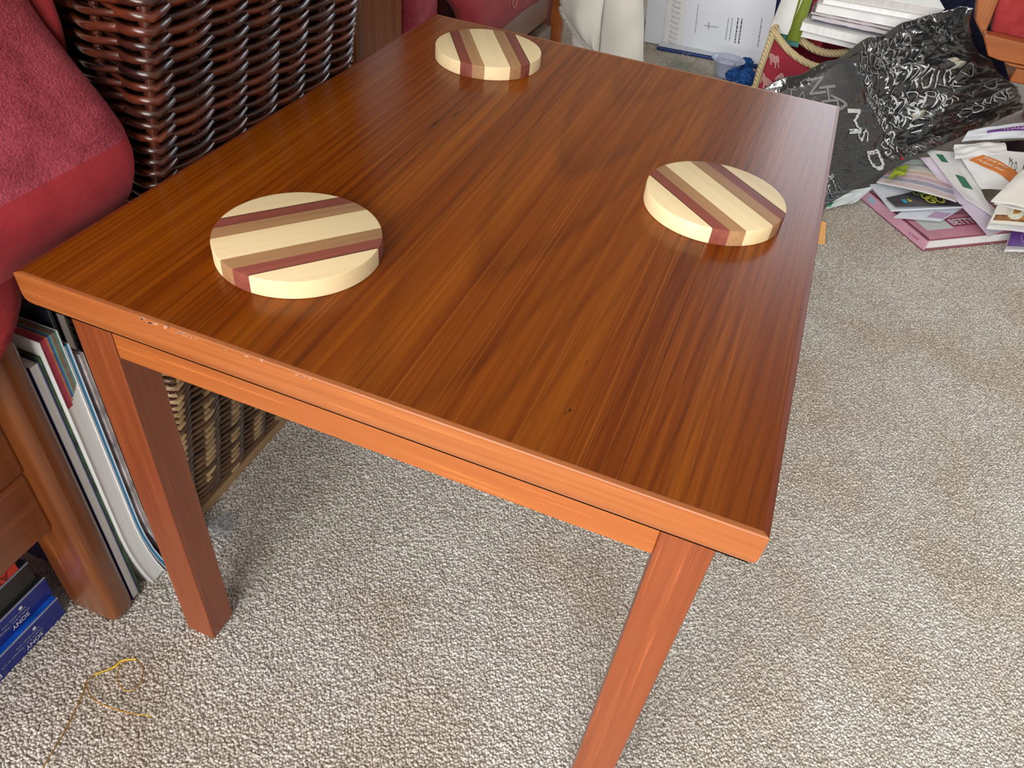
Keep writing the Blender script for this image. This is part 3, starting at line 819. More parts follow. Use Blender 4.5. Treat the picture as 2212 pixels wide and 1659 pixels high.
# ------------------------------------------------------------------ second armchair, behind the basket
def armchair_back():
    r = thing('armchair', (-0.45, 0.98, 0), 'red upholstered armchair behind the table, a cream throw over its far arm', 'armchair', None)
    wv = wood('post_wood', (0.27, 0.085, 0.020), (0.10, 0.028, 0.007), 2, 110, 24, 0.3, 0.35)
    # near arm: wooden front post, upholstered panel behind it
    MB().box((-0.165, 0.585, 0), (-0.118, 0.700, 0.62)).build('front_post', wv, r, bevel=0.008, seg=3)
    MB().box((-0.95, 0.600, 0.10), (-0.166, 0.690, 0.60)).build('arm_panel', M['red_shaded'], r, bevel=0.02)
    MB().box((-0.140, 0.708, 0.20), (-0.108, 0.792, 0.62)).build('arm_front_pad', M['pile'], r, bevel=0.016, seg=3)  # lighter fabric here paints in the light falling on this pad
    # seat: deck with shade put into its dark colour, loose cushion with a rounded front roll, wooden rails below
    MB().box((-0.95, 0.80, 0.215), (-0.175, 1.26, 0.285)).build('seat_deck', M['red_shaded'], r, bevel=0.01)
    def roll(u, v):
        y = 0.803 + 0.455*u; a = -PI*0.5 + PI*1.15*v
        w = 0.004*noise.noise(Vector((u*6, v*3, 2)))
        e = 1 - 0.25*max(0, abs(u-0.5)*2 - 0.85)/0.15
        return (-0.105 + (0.046*e + w)*math.cos(a), y, 0.327 + (0.050*e + w)*math.sin(a))
    MB().slab(roll, 26, 16, (-0.02, 0, 0)).build('seat_cushion_roll', M['redfab'], r, smooth=True)
    def top(u, v):
        x = -0.13 - 0.60*v; y = 0.803 + 0.455*u
        return (x, y, 0.372 + 0.018*math.sin(PI*u)*math.sin(PI*min(1, v+0.1)) + 0.002*noise.noise(Vector((u*5, v*7, 1))))
    MB().slab(top, 20, 16, (0, 0, -0.08)).build('seat_cushion', M['redfab'], r, smooth=True)
    ring = [(-0.0585, 0.955 + 0.009*math.cos(a), 0.330 + 0.009*math.sin(a)) for a in [2*PI*k/18 for k in range(19)]]
    MB().tube(ring, 0.0008, 5).build('stain_ring', plain('pale_ring_mark', (0.45, 0.22, 0.18), 0.8), r)
    MB().box((-0.150, 0.795, 0.205), (-0.108, 1.30, 0.262)).build('front_rail', M['chairwood_y'], r, bevel=0.006)
    gr = plain('grey_brown_rail', (0.24, 0.20, 0.17), 0.35, 0.5, 0.2, 40)
    MB().box((-0.135, 0.795, 0.150), (-0.098, 1.30, 0.196)).build('lower_rail', gr, r, bevel=0.005)
    MB().box((-0.125, 0.795, 0.088), (-0.090, 1.30, 0.143)).build('lower_rail', gr, r, bevel=0.005)
    MB().box((-0.116, 1.334, 0), (-0.090, 1.360, 0.30)).build('leg', M['chairwood_x'], r, bevel=0.004)
    MB().box((-0.95, 1.363, 0.12), (-0.145, 1.46, 0.60)).build('arm_panel', M['red_shaded'], r, bevel=0.02)
    MB().box((-0.95, 0.60, 0.30), (-0.82, 1.42, 0.95)).build('backrest', M['redfab'], r, bevel=0.03)
    return r
armchair_back()

def throw():
    r = thing('throw', (0.0, 1.33, 0.3), 'cream suede throw hanging in folds over the arm of the far armchair', 'blanket')
    t = NT('cream_suede'); a = t.noise(t.obj(), 320, 3, 0.6); b = t.noise(t.obj(), 9, 2)
    t.base(t.ramp(b, [(0.3, (0.74, 0.74, 0.68)), (0.7, (0.84, 0.84, 0.79))])).set(rough=0.85, spec=0.15, sheen=0.25); t.bump(a, 0.2, 0.0008)
    def poly(P):
        P = [Vector(p) for p in P]
        def f(t):
            t = min(0.9999, max(0, t))*(len(P)-1); i = int(t); return P[i].lerp(P[i+1], t-i)
        return f
    Lf = poly([(-0.1376, 1.3300, 0.3894), (-0.1058, 1.3300, 0.2685), (-0.0978, 1.3300, 0.2327), (-0.0882, 1.3300, 0.2137), (-0.0674, 1.3300, 0.1932), (-0.0405, 1.3300, 0.1735), (-0.0096, 1.3300, 0.1545), (-0.0007, 1.3300, 0.1210), (0.0094, 1.3300, 0.0453)])
    Rf = poly([(-0.0372, 1.3300, 0.4049), (-0.0164, 1.3300, 0.2848), (-0.0100, 1.3300, 0.2495), (-0.0092, 1.3300, 0.2292), (-0.0068, 1.3300, 0.2054), (-0.0054, 1.3300, 0.1808), (-0.0039, 1.3300, 0.1557), (0.0012, 1.3300, 0.1215), (0.0114, 1.3300, 0.0458)])
    def flap(u, v):
        p = Lf(v).lerp(Rf(v), u); return p + Vector((0, -0.014*math.sin(PI*u) - 0.003*math.sin(u*9+v*11), 0))
    MB().slab(flap, 14, 40, (0.0, 0.004, 0)).build('left_fold', t.m, r, smooth=True)
    fr = MB(); rng = random.Random(4)
    for k in range(80):
        f = 0.30 + 0.46*k/79; p = flap(0.01, f); q = p + Vector((-0.004-0.003*rng.random(), -0.002, -0.003-0.003*rng.random()))
        fr.tube([p, (p+q)/2 + Vector((0, 0, 0.001)), q], 0.0008, 3)
    fr.build('fringe', t.m, r, smooth=True)
    U0, U1 = poly([(-0.0789, 1.3520, 0.2083), (-0.0570, 1.3520, 0.0920)]), poly([(-0.0141, 1.3520, 0.2210), (0.0026, 1.3520, 0.1053)])
    MB().slab(lambda u, v: U0(v).lerp(U1(v), u) + Vector((0, -0.005*math.sin(PI*2*u), 0)), 10, 12, (0, 0.004, 0)).build('under_fold', t.m, r, smooth=True)
    A0, A1 = poly([(-0.0411, 1.3450, 0.4021), (-0.0142, 1.3450, 0.2485), (-0.0092, 1.3450, 0.1885), (-0.0061, 1.3450, 0.1434), (0.0040, 1.3450, 0.0387)]), poly([(0.0340, 1.3450, 0.4138), (0.0639, 1.3450, 0.2634), (0.0772, 1.3450, 0.2061), (0.0874, 1.3450, 0.1543), (0.1004, 1.3450, 0.0517)])
    def fold(u, v):
        return A0(v).lerp(A1(v), u) + Vector((0, -0.026*math.sin(PI*u)**0.6 - 0.002*math.sin(v*16+u*4), 0))
    MB().slab(fold, 18, 20, (0, 0.004, 0)).build('right_fold', t.m, r, smooth=True)
    MB().tube([A0(k/20) + Vector((-0.001, -0.010, 0)) for k in range(21)], 0.0014, 5).build('seam', plain('brown_seam', (0.16, 0.12, 0.08), 0.9), r)
throw()

# ------------------------------------------------------------------ booklet, folder, cup, pompoms on the carpet at the back
def booklet():
    c0, c1, c2, c3 = (-0.0212, 1.9300, -0.0010), (0.3078, 1.9450, 0.0078), (0.2750, 2.0200, 0.1896), (-0.0584, 2.0200, 0.1628)
    fl = Vector(c0); 
    r = thing('spiral_booklet', (0.10, 1.95, 0.0), 'white spiral-bound booklet with a small cross, propped up on the carpet', 'booklet')
    g = sheet_fn((c0, c1, c2, c3), 0.002, 0, 0.001, 3)
    if g.n.y > 0: g.n = -g.n
    w = plain('booklet_paper', (0.78, 0.84, 0.93), 0.5, 0.3, 0.03, 6)
    MB().slab(lambda u, v: g(0.30+0.70*u, v), 14, 10, (0, 0.005, 0)).build('cover_page', w, r)
    MB().slab(lambda u, v: g(0.30*u-0.01, v) + Vector((0, 0.0055, 0.003)), 8, 10, (0, 0.004, 0)).build('back_page', w, r)
    MB().slab(lambda u, v: g(0.155+0.15*u, v-0.01) + Vector((0, -0.002, 0)), 4, 8, (0, 0.0015, 0)).build('punched_strip', M['paper'], r)
    sp = []
    for k in range(15*10):
        v = k/150; a = k/10*2*PI
        sp.append(g(0.235+0.032*math.cos(a), v) + Vector((0, -0.004-0.006*math.sin(a), 0)))
    MB().tube(sp, 0.0009, 5).build('spiral_binding', plain('clear_grey_plastic', (0.55, 0.60, 0.68), 0.25, 0.5), r, smooth=True)
    ink = M['greyink']
    def bar(u0, v0, u1, v1, nm): MB().slab(lambda u, v: g(u0+(u1-u0)*u, v0+(v1-v0)*v) + g.n*0.0009, 4, 4, -g.n*0.0003).build(nm, ink, r)
    bar(0.470, 0.355, 0.585, 0.362, 'cross'); bar(0.503, 0.315, 0.509, 0.405, 'cross')
    lines_on(g, 0.395, 0.25, 0.415, 0.62, 1, ink, r, horiz=False, seed=2, duty=0.25, lift=0.001)
    lines_on(g, 0.64, 0.22, 0.70, 0.60, 2, ink, r, horiz=False, seed=3, duty=0.2, lift=0.001)
    lines_on(g, 0.715, 0.20, 0.775, 0.62, 2, M['ink'], r, horiz=False, seed=4, duty=0.3, lift=0.001)
    lines_on(g, 0.90, 0.20, 0.925, 0.60, 1, ink, r, horiz=False, seed=5, duty=0.3, lift=0.001)
    f = thing('blue_folder', (0.10, 1.95, 0), 'dark blue folder edge under the spiral-bound booklet', 'folder')
    b = plain('blue_folder_card', (0.015, 0.05, 0.22), 0.4, 0.5)
    p0, p1 = Vector((0.0192, 1.8967, -0.0000)), Vector((0.2944, 1.9255, 0.0000))
    MB().obox((p0.x, p0.y, 0.001), p1 - p0, (0.004, 0.035, 0.0), (0, 0, 0.008)).build('cover', b, f, bevel=0.002)
    MB().obox((p0.x+0.004, p0.y+0.004, 0.0102), (p1 - p0)*0.98, (0.003, 0.028, 0.0), (0, 0, 0.003)).build('sheets', M['paper_blue'], f)
    k = thing('navy_box_file', (0.25, 2.13, 0), 'navy box file the white booklet leans against', 'file')
    MB().box((-0.04, 2.075, 0), (0.33, 2.16, 0.36)).build('box_body', plain('navy_card', (0.02, 0.05, 0.16), 0.5), k, bevel=0.003)
booklet()

def cup():
    c = Vector((0.2180, 1.8116, 0.0000))
    r = thing('plastic_cup', c, 'translucent pale blue plastic cup on the carpet beside the blue pompoms', 'cup')
    t = NT('frosted_blue_plastic'); t.base((0.62, 0.70, 0.88)).set(rough=0.25, spec=0.5, trans=0.35)
    t.b.inputs['Subsurface Weight'].default_value = 0.0
    prof = [(0.0, 0.003), (0.024, 0.003), (0.027, 0.012), (0.033, 0.035), (0.044, 0.062), (0.049, 0.066), (0.0495, 0.068), (0.047, 0.0675), (0.041, 0.060), (0.030, 0.034), (0.024, 0.012), (0.0, 0.008)]; prof = [(q*0.86, z*0.66) for q, z in prof]
    n = 28; b = MB(); vs = []
    for q, z in prof:
        for k in range(n): vs.append((c.x + q*math.cos(2*PI*k/n), c.y + q*math.sin(2*PI*k/n), z))
    fs = [(j*n+i, j*n+(i+1) % n, (j+1)*n+(i+1) % n, (j+1)*n+i) for j in range(len(prof)-1) for i in range(n)]
    b.add(vs, fs).build('cup_body', t.m, r, smooth=True)
    b2 = MB(); P = [(c.x + 0.030*math.cos(2*PI*k/20), c.y + 0.030*math.sin(2*PI*k/20), 0.034) for k in range(20)]
    b2.add(P, [tuple(range(20))]).build('lid_film', plain('lilac_film', (0.55, 0.56, 0.74), 0.3, 0.5, 0.3, 90), r)
cup()
def pompom(loc, rad, label, seed):
    rng = random.Random(seed); b = MB(); c = Vector(loc); c.z = max(c.z, rad*0.95)
    for k in range(420):
        d = Vector((rng.gauss(0, 1), rng.gauss(0, 1), rng.gauss(0, 1))).normalized()
        q = c + d*rad*rng.uniform(0.86, 1.04); s = d.orthogonal().normalized()*0.0016
        b.add([c + d*rad*0.35 + s, c + d*rad*0.35 - s, q - s*0.4, q + s*0.4], [(0, 1, 2, 3)])
        s2 = d.cross(s)
        b.add([c + d*rad*0.35 + s2, c + d*rad*0.35 - s2, q - s2*0.4, q + s2*0.4], [(0, 1, 2, 3)])
    b.ball(c, rad*0.86, 12, 8, wob=0.2)
    o = b.build('pompom', plain('blue_wool', (0.035, 0.135, 0.42), 0.95, 0.1, 0.4, 300))
    tag(o, label, 'pompom', 'blue wool pompoms')
pompom((0.2391, 1.7930, 0.0200), 0.021, 'blue wool pompom touching the pale blue cup', 1)
pompom((0.2626, 1.8445, 0.0300), 0.020, 'blue wool pompom, farthest back of the three', 2)
pompom((0.2767, 1.7632, 0.0150), 0.026, 'blue wool pompom nearest the table edge', 3)

# ------------------------------------------------------------------ elephant print storage bag with papers in it
def elephant_bag():
    r = thing('fabric_storage_bag', (0.47, 1.50, 0), 'red fabric storage bag with pale elephant print and thick rope trim', 'bag')
    t = NT('red_printed_cotton'); o = t.obj(); a = t.noise(o, 420, 3)
    t.base(t.ramp(t.noise(o, 11, 2), [(0.3, (0.27, 0.022, 0.040)), (0.7, (0.42, 0.042, 0.070))])).set(rough=0.8, spec=0.2); t.bump(a, 0.15, 0.0005)
    rope = NT('cream_rope'); w = rope.n('ShaderNodeTexWave', wave_type='BANDS', bands_direction='DIAGONAL'); w.inputs['Scale'].default_value = 70; rope.l(rope.obj(), w.inputs['Vector'])
    rope.base(rope.ramp(w.outputs[0], [(0.1, (0.50, 0.38, 0.19)), (0.7, (0.72, 0.60, 0.37))])).set(rough=0.8, spec=0.2); rope.bump(w.outputs[0], 0.6, 0.002)
    x0, x1, y0, y1 = 0.312, 0.545, 1.560, 1.770; H = 0.196
    def front(u, v):
        sag = 0.050*max(0.0, math.sin(PI*min(1, max(0, u)*1.05)))**0.8
        return (x0 + (x1-x0)*u, y0 - 0.018*math.sin(PI*u)*math.sin(PI*v*0.8), 0.002 + (H - sag)*v)
    MB().slab(front, 24, 12, (0, 0.004, 0)).build('front_panel', t.m, r, smooth=True)
    MB().slab(lambda u, v: (x0 - 0.006*math.sin(PI*u), y0 + (y1-y0)*u, 0.002 + H*v), 10, 8, (0.004, 0, 0)).build('side_panel', t.m, r, smooth=True)
    MB().slab(lambda u, v: (x1, y0 + (y1-y0)*u, 0.002 + H*v), 10, 8, (-0.004, 0, 0)).build('side_panel', t.m, r, smooth=True)
    MB().slab(lambda u, v: (x0 + (x1-x0)*u, y1, 0.002 + (H-0.02*math.sin(PI*u))*v), 12, 8, (0, -0.004, 0)).build('back_panel', t.m, r, smooth=True)
    MB().box((x0, y0, 0.001), (x1, y1, 0.006)).build('bottom_panel', t.m, r)
    fr = [Vector(front(k/24, 1.0)) + Vector((0, -0.002, 0.004)) for k in range(25)]
    bk = [Vector((x0 + (x1-x0)*k/12, y1, H - 0.02*math.sin(PI*k/12))) for k in range(12, -1, -1)]
    MB().tube([fr[0] + (Vector((x0, y1, H)) - fr[0])*0] + fr[1:] + bk, 0.0075, 8, closed=True).build('rope_rim', rope.m, r, smooth=True)
    MB().tube([(x0-0.001, y0-0.003, 0.008), (x0-0.003, y0-0.004, 0.12), (x0, y0-0.003, H)], 0.0075, 8).build('rope_corner', rope.m, r, smooth=True)
    MB().tube([(x1+0.001, y0-0.003, 0.008), (x1+0.003, y0-0.004, 0.12), (x1, y0-0.003, H)], 0.0075, 8).build('rope_corner', rope.m, r, smooth=True)
    hd = [(x0+0.022+0.185*k/16, y0+0.055-0.012*math.sin(PI*k/16), H+0.004-0.034*math.sin(PI*k/16)) for k in range(17)]
    MB().tube(hd, 0.0085, 8).build('rope_handle', rope.m, r, smooth=True)
    # elephants: a plain walking elephant outline
    E = [(0,.30),(.02,.55),(.10,.72),(.25,.80),(.45,.82),(.58,.80),(.62,.92),(.74,.98),(.86,.90),(.90,.72),(.90,.48),(.95,.30),(1.02,.30),(1.0,.20),(.92,.20),(.84,.34),(.80,.52),(.72,.46),(.70,.25),(.71,0),(.58,0),(.57,.30),(.34,.32),(.30,0),(.16,0),(.14,.30),(.07,.42)]
    pe = plain('faded_print', (0.55, 0.30, 0.28), 0.8, 0.2, 0.15, 300)
    def elephant(u, v, s, flip, rot):
        b = MB(); P = []
        for x, y in E:
            x = (x-0.5)*(-1 if flip else 1); y = y-0.5
            a = math.radians(rot); xx = x*math.cos(a)-y*math.sin(a); yy = x*math.sin(a)+y*math.cos(a)
            q = front(u + xx*s/(x1-x0), v + yy*s/H); P.append((q[0], q[1]-0.0025, q[2]))
        bm = bmesh.new(); vs = [bm.verts.new(p) for p in P]; f = bm.faces.new(vs); bmesh.ops.triangulate(bm, faces=[f])
        b.add([tuple(q.co) for q in bm.verts], [tuple(q.index for q in f.verts) for f in bm.faces] if False else [])
        bm.verts.index_update(); b.f = [tuple(q.index for q in f.verts) for f in bm.faces]; b.v = [tuple(q.co) for q in bm.verts]; bm.free()
        b.build('elephant_print', pe, r)
    for e in ((0.085, 0.80, 0.028, 0, 10), (0.22, 0.66, 0.034, 1, -8), (0.075, 0.52, 0.034, 1, 12), (0.20, 0.40, 0.038, 0, -4), (0.33, 0.56, 0.030, 0, 6), (0.07, 0.24, 0.034, 0, 5), (0.24, 0.15, 0.034, 1, 8), (0.40, 0.34, 0.034, 1, 0)):
        elephant(*e)
elephant_bag()

def stack_item(name, label, cat, x0, y0, wx, wy, z0, h, deg, pages, cover, group='papers and magazines piled in the elephant print bag', bend=0.0):
    a = math.radians(deg); ux = Vector((math.cos(a), math.sin(a), 0)); uy = Vector((-math.sin(a), math.cos(a), 0))
    y0 += 0.158; z0 -= 0.031; x0 -= 0.004; wx -= 0.034; o = Vector((x0, y0, z0)); r = thing(name, o + ux*wx/2 + uy*wy/2, label, cat, group)
    def f(u, v): return o + ux*(wx*u) + uy*(wy*v) + Vector((0, 0, bend*math.sin(PI*u) - bend*0.6*u))
    c = min(0.0012, h*0.18)
    MB().slab(lambda u, v: f(u*0.99+0.005, v*0.99+0.005) + Vector((0, 0, h-c)), 10, 4, (0, 0, -(h-2*c))).build('pages', pages, r)
    MB().slab(lambda u, v: f(u, v) + Vector((0, 0, h)), 10, 4, (0, 0, -c)).build('cover', cover, r)
    MB().slab(lambda u, v: f(u, v) + Vector((0, 0, c)), 10, 4, (0, 0, -c)).build('cover', cover, r)
    return r
def stack():
    pg, pgz = M['pages'], page_edges('mixed_page_edges', (0.62, 0.60, 0.62))
    wc = M['paper']; mag = plain('mauve_print', (0.42, 0.34, 0.40), 0.3, 0.5, 0.5, 35); bl = plain('blue_print', (0.05, 0.13, 0.34), 0.3, 0.5)
    D = [('magazine', 'white magazine at the bottom of the pile in the elephant print bag', 'magazine', 0.372, 1.408, 0.235, 0.19, 0.228, 0.016, -3, pg, wc),
         ('envelope', 'rounded white packet just above the bottom magazine of the bag pile', 'envelope', 0.366, 1.392, 0.215, 0.18, 0.2446, 0.016, -6, pg, wc),
         ('magazine', 'blue-covered magazine in the lower half of the bag pile', 'magazine', 0.386, 1.420, 0.24, 0.18, 0.2612, 0.005, -1, pg, bl),
         ('magazine', 'mauve printed magazine in the middle of the bag pile', 'magazine', 0.380, 1.402, 0.25, 0.19, 0.2668, 0.009, -2, pgz, mag),
         ('magazine', 'magazine with curled mauve cover above the middle of the bag pile', 'magazine', 0.376, 1.398, 0.255, 0.19, 0.2764, 0.006, 0, pgz, mag),
         ('magazine', 'thick white catalogue in the upper part of the bag pile', 'catalogue', 0.384, 1.396, 0.26, 0.20, 0.2830, 0.015, 2, pg, wc),
         ('magazine', 'white magazine second from the top of the bag pile', 'magazine', 0.392, 1.402, 0.26, 0.19, 0.2988, 0.010, 5, pg, wc),
         ('newspaper', 'folded newspaper on top of the bag pile', 'newspaper', 0.396, 1.405, 0.26, 0.19, 0.3094, 0.016, 7, pgz, M['paper_warm'])]
    for d in D: stack_item(*d)
    st = (0.3675, 1.3355, 0.3000)
    # papers standing on the left of the pile
    def stand(name, label, cat, x, y, w, z0, z1, ang, tilt, mat, th=0.004):
        a = math.radians(ang); ux = Vector((math.cos(a), math.sin(a), 0)); n = Vector((-math.sin(a), math.cos(a), 0))
        y += 0.158; z0 -= 0.036; z1 -= 0.036; x -= 0.004; r = thing(name, (x, y, z0), label, cat, 'papers standing at the left of the bag pile')
        MB().slab(lambda u, v: Vector((x, y, z0 + (z1-z0)*v)) + ux*(w*u + tilt*v) + n*0.006*math.sin(PI*u), 8, 8, n*th).build('sheet', mat, r)
    stand('white_paper', 'crumpled white paper hanging over the left corner of the elephant print bag', 'paper', 0.306, 1.412, 0.042, 0.226, 0.40, 20, 0.018, M['paper'])
    stand('teal_card', 'teal card standing behind the white paper in the elephant print bag', 'card', 0.335, 1.440, 0.040, 0.20, 0.40, 10, -0.004, plain('teal_card', (0.10, 0.33, 0.30), 0.5))
    stand('green_magazine', 'olive green magazine standing on end in the elephant print bag', 'magazine', 0.348, 1.425, 0.026, 0.215, 0.41, 12, -0.006, plain('olive_green_cover', (0.20, 0.26, 0.035), 0.35), 0.012)
    stand('red_folder', 'red folder standing behind the green magazine in the bag', 'folder', 0.362, 1.470, 0.06, 0.20, 0.40, 5, 0.0, plain('crimson_card', (0.45, 0.02, 0.045), 0.5))
stack()
def navy_bag():
    r = thing('navy_cloth', (0.86, 2.1, 0), 'dark navy cloth bag heaped in shadow behind the black plastic bag', 'bag')
    MB().ball((0.80, 2.26, 0.14), 0.17, 20, 14, (1.0, 0.8, 0.95), 0.25).build('cloth', plain('navy_cloth', (0.010, 0.013, 0.045), 0.8, 0.2, 0.3, 60), r, smooth=True)
navy_bag()

# ------------------------------------------------------------------ black plastic carrier bag covered in lettering
def plastic_bag():
    r = thing('plastic_carrier_bag', (0.6, 1.45, 0), 'large crumpled black plastic carrier bag printed with white lettering', 'bag')
    G = [[(0.5005, 1.1900, 0.0140), (0.4533, 1.2662, 0.0500), (0.3986, 1.3199, 0.1000), (0.3253, 1.3655, 0.1400)],
         [(0.5997, 1.3293, 0.0500), (0.5466, 1.3582, 0.1080), (0.5000, 1.4033, 0.1730), (0.4575, 1.4254, 0.2260)],
         [(0.7050, 1.4509, 0.0900), (0.6519, 1.4657, 0.1500), (0.5980, 1.4972, 0.2100), (0.5470, 1.5137, 0.2720)],
         [(0.8845, 1.7587, 0.0920), (0.8420, 1.7422, 0.1420), (0.7232, 1.6390, 0.2220), (0.6583, 1.5481, 0.3140)]]
    G = [[Vector(q) for q in row] for row in G]
    def lag(t):
        T = [0, 1/3, 2/3, 1]; w = []
        for i in range(4):
            q = 1.0
            for j in range(4):
                if j != i: q *= (t-T[j])/(T[i]-T[j])
            w.append(q)
        return w
    def base(u, v):
        a, b = lag(u), lag(v); p = Vector((0, 0, 0))
        for i in range(4):
            for j in range(4): p += G[i][j]*(a[i]*b[j])
        return p
    def nrm(u, v):
        e = 0.01; n = (base(u+e, v)-base(u-e, v)).cross(base(u, v+e)-base(u, v-e)).normalized()
        return n if n.z - 0.5*n.y > 0 else -n
    def ridge(x): return 1 - abs(2*(x - math.floor(x)) - 1)
    def crump(u, v):
        q = Vector((u*3.2, v*3.0, 0.3)); w = noise.noise(q)*0.55
        h = 0.020*noise.noise(q*0.9 + Vector((4, 1, 0)))
        # sharp creases: crumpled facets right half, long pulled pleats lower left
        k = min(1, max(0, (u-0.30)/0.25))
        c1 = abs(noise.noise(Vector((u*9+w, v*8, 1.7)))); c2 = abs(noise.noise(Vector((u*19+2*w, v*17, 5.1)))); c3 = abs(noise.noise(Vector((u*37, v*33+w, 9.3))))
        f1 = noise.voronoi(Vector((u*8.5 + w, v*7.0, 1.3)))[0]; f2 = noise.voronoi(Vector((u*19, v*15 + w, 4.1)))[0]; f3 = noise.voronoi(Vector((u*41, v*33, 7.7)))[0]
        h += k*(-0.016 + 0.030*(f1[1]-f1[0]) - 0.012*f2[0] + 0.009*(f2[1]-f2[0]) + 0.003*(f3[1]-f3[0]) - 0.010*c1)
        pl = 1 - k; fl = min(1, max(0, (0.62-v)/0.2))
        s = (u*0.55 + v*1.0)*26 + 2.0*w
        h += pl*fl*0.0048*(ridge(s + 0.6*noise.noise(Vector((u*5, v*9, 6))))**2 - 0.4) + pl*fl*0.0016*noise.noise(Vector((u*22, v*60, 2)))
        h += pl*(1-fl)*0.010*noise.noise(Vector((u*4, v*4, 3)))
        # the fold running along the upper third
        d = v - (0.66 + 0.07*math.sin(u*4+1)); h += 0.020*math.exp(-(d/0.05)**2)*min(1, max(0, (u-0.35)*5))
        return h*min(1.0, 6*min(u, 1-u, v, 1-v) + 0.25)
    def surf(u, v):
        u_, v_ = min(max(u, 0), 1), min(max(v, 0), 1)
        edge = 0.010*noise.noise(Vector((u*7, v*7, 8)))
        p = base(u_ + (edge if 0.02 < v_ < 0.98 else 0)*0, v_) + nrm(u_, v_)*crump(u_, v_)
        p += Vector((0, 0, 0.012*noise.noise(Vector((u_*8, v_*8, 3)))*(1 if u_ > 0.9 or v_ > 0.93 else 0)))
        return p
    NU, NV = 190, 120
    T = [[surf(i/NU, j/NV) for i in range(NU+1)] for j in range(NV+1)]
    vs = [p for row in T for p in row]; nb = len(vs)
    for j in range(NV+1):
        for i in range(NU+1):
            u, v = i/NU, j/NV; d = 0.022*(16*u*(1-u)*v*(1-v))**0.5 + 0.0012
            p = T[j][i] - nrm(u, v)*d; vs.append(Vector((p.x, p.y, max(0.002, p.z))))
    fs = []
    for j in range(NV):
        for i in range(NU):
            q = (j*(NU+1)+i, j*(NU+1)+i+1, (j+1)*(NU+1)+i+1, (j+1)*(NU+1)+i); fs.append(q); fs.append(tuple(x+nb for x in q[::-1]))
    ring = [i for i in range(NU)] + [j*(NU+1)+NU for j in range(NV)] + [NV*(NU+1)+i for i in range(NU, 0, -1)] + [j*(NU+1) for j in range(NV, 0, -1)]
    for k in range(len(ring)):
        a, b = ring[k], ring[(k+1) % len(ring)]; fs.append((b, a, a+nb, b+nb))
    t = NT('black_plastic_film'); o = t.obj(); f1 = t.noise(o, 40, 3, 0.5, 1.5)
    t.base((0.014, 0.017, 0.020)).set(rough=0.06, spec=0.5); t.b.inputs['IOR'].default_value = 2.1; t.bump(f1, 0.30, 0.005)
    m = MB(); m.add(vs, fs); m.build('bag_film', t.m, r, smooth=True)
    lt = NT('silver_white_print'); lt.base((0.55, 0.57, 0.58)).set(rough=0.35, spec=0.5); lm = lt.m
    lg = NT('grey_print_on_bag'); lg.base((0.22, 0.22, 0.22)).set(rough=0.35, spec=0.5); lgm = lg.m
    def word(s, u, v, ang, size, mat, bold=0.0):
        """lettering printed on the film: start (u,v), baseline angle in the bag's own plane, size in metres"""
        V, F = text_mesh(s, 1.0, bold)
        bm = bmesh.new(); q = [bm.verts.new((a[0], a[1], 0)) for a in V]
        for f in F:
            try: bm.faces.new([q[i] for i in f])
            except ValueError: pass
        for _ in range(5):
            es = [e for e in bm.edges if e.calc_length()*size > 0.004]
            if not es: break
            bmesh.ops.subdivide_edges(bm, edges=es, cuts=1)
        bmesh.ops.triangulate(bm, faces=bm.faces)
        su = (G[3][1]-G[0][1]).length; sv = (G[1][3]-G[1][0]).length; ca, sa = math.cos(math.radians(ang)), math.sin(math.radians(ang))
        P = []; e = 0.002
        for w in bm.verts:
            x, y = w.co.x*size, w.co.y*size; uu = u + (x*ca - y*sa)/su; vv = v + (x*sa + y*ca)/sv
            uu = min(0.995, max(0.005, uu)); vv = min(0.995, max(0.005, vv))
            p = surf(uu, vv); n = nrm(uu, vv)
            n = (surf(uu+e, vv)-surf(uu-e, vv)).cross(surf(uu, vv+e)-surf(uu, vv-e)).normalized(); n = n if n.dot(nrm(uu, vv)) > 0 else -n
            P.append(p + n*0.0016)
        bm.verts.index_update(); FF = [tuple(w.index for w in f.verts) for f in bm.faces]; bm.free()
        b = MB(); b.add(P, FF); b.build('lettering', mat, r)
    # the large shop name running down the left half, letter by letter
    word('N', 0.150, 0.945, -108, 0.058, lgm); word('H', 0.178, 0.830, -108, 0.058, lgm); word('A', 0.205, 0.715, -110, 0.060, lgm)
    word('M', 0.255, 0.575, -105, 0.064, lm); word('S', 0.290, 0.410, -105, 0.055, lm); word('D', 0.315, 0.245, -100, 0.066, lm, 0.01)
    word('DEBENHAMS', 0.500, 0.022, 4, 0.019, lgm)
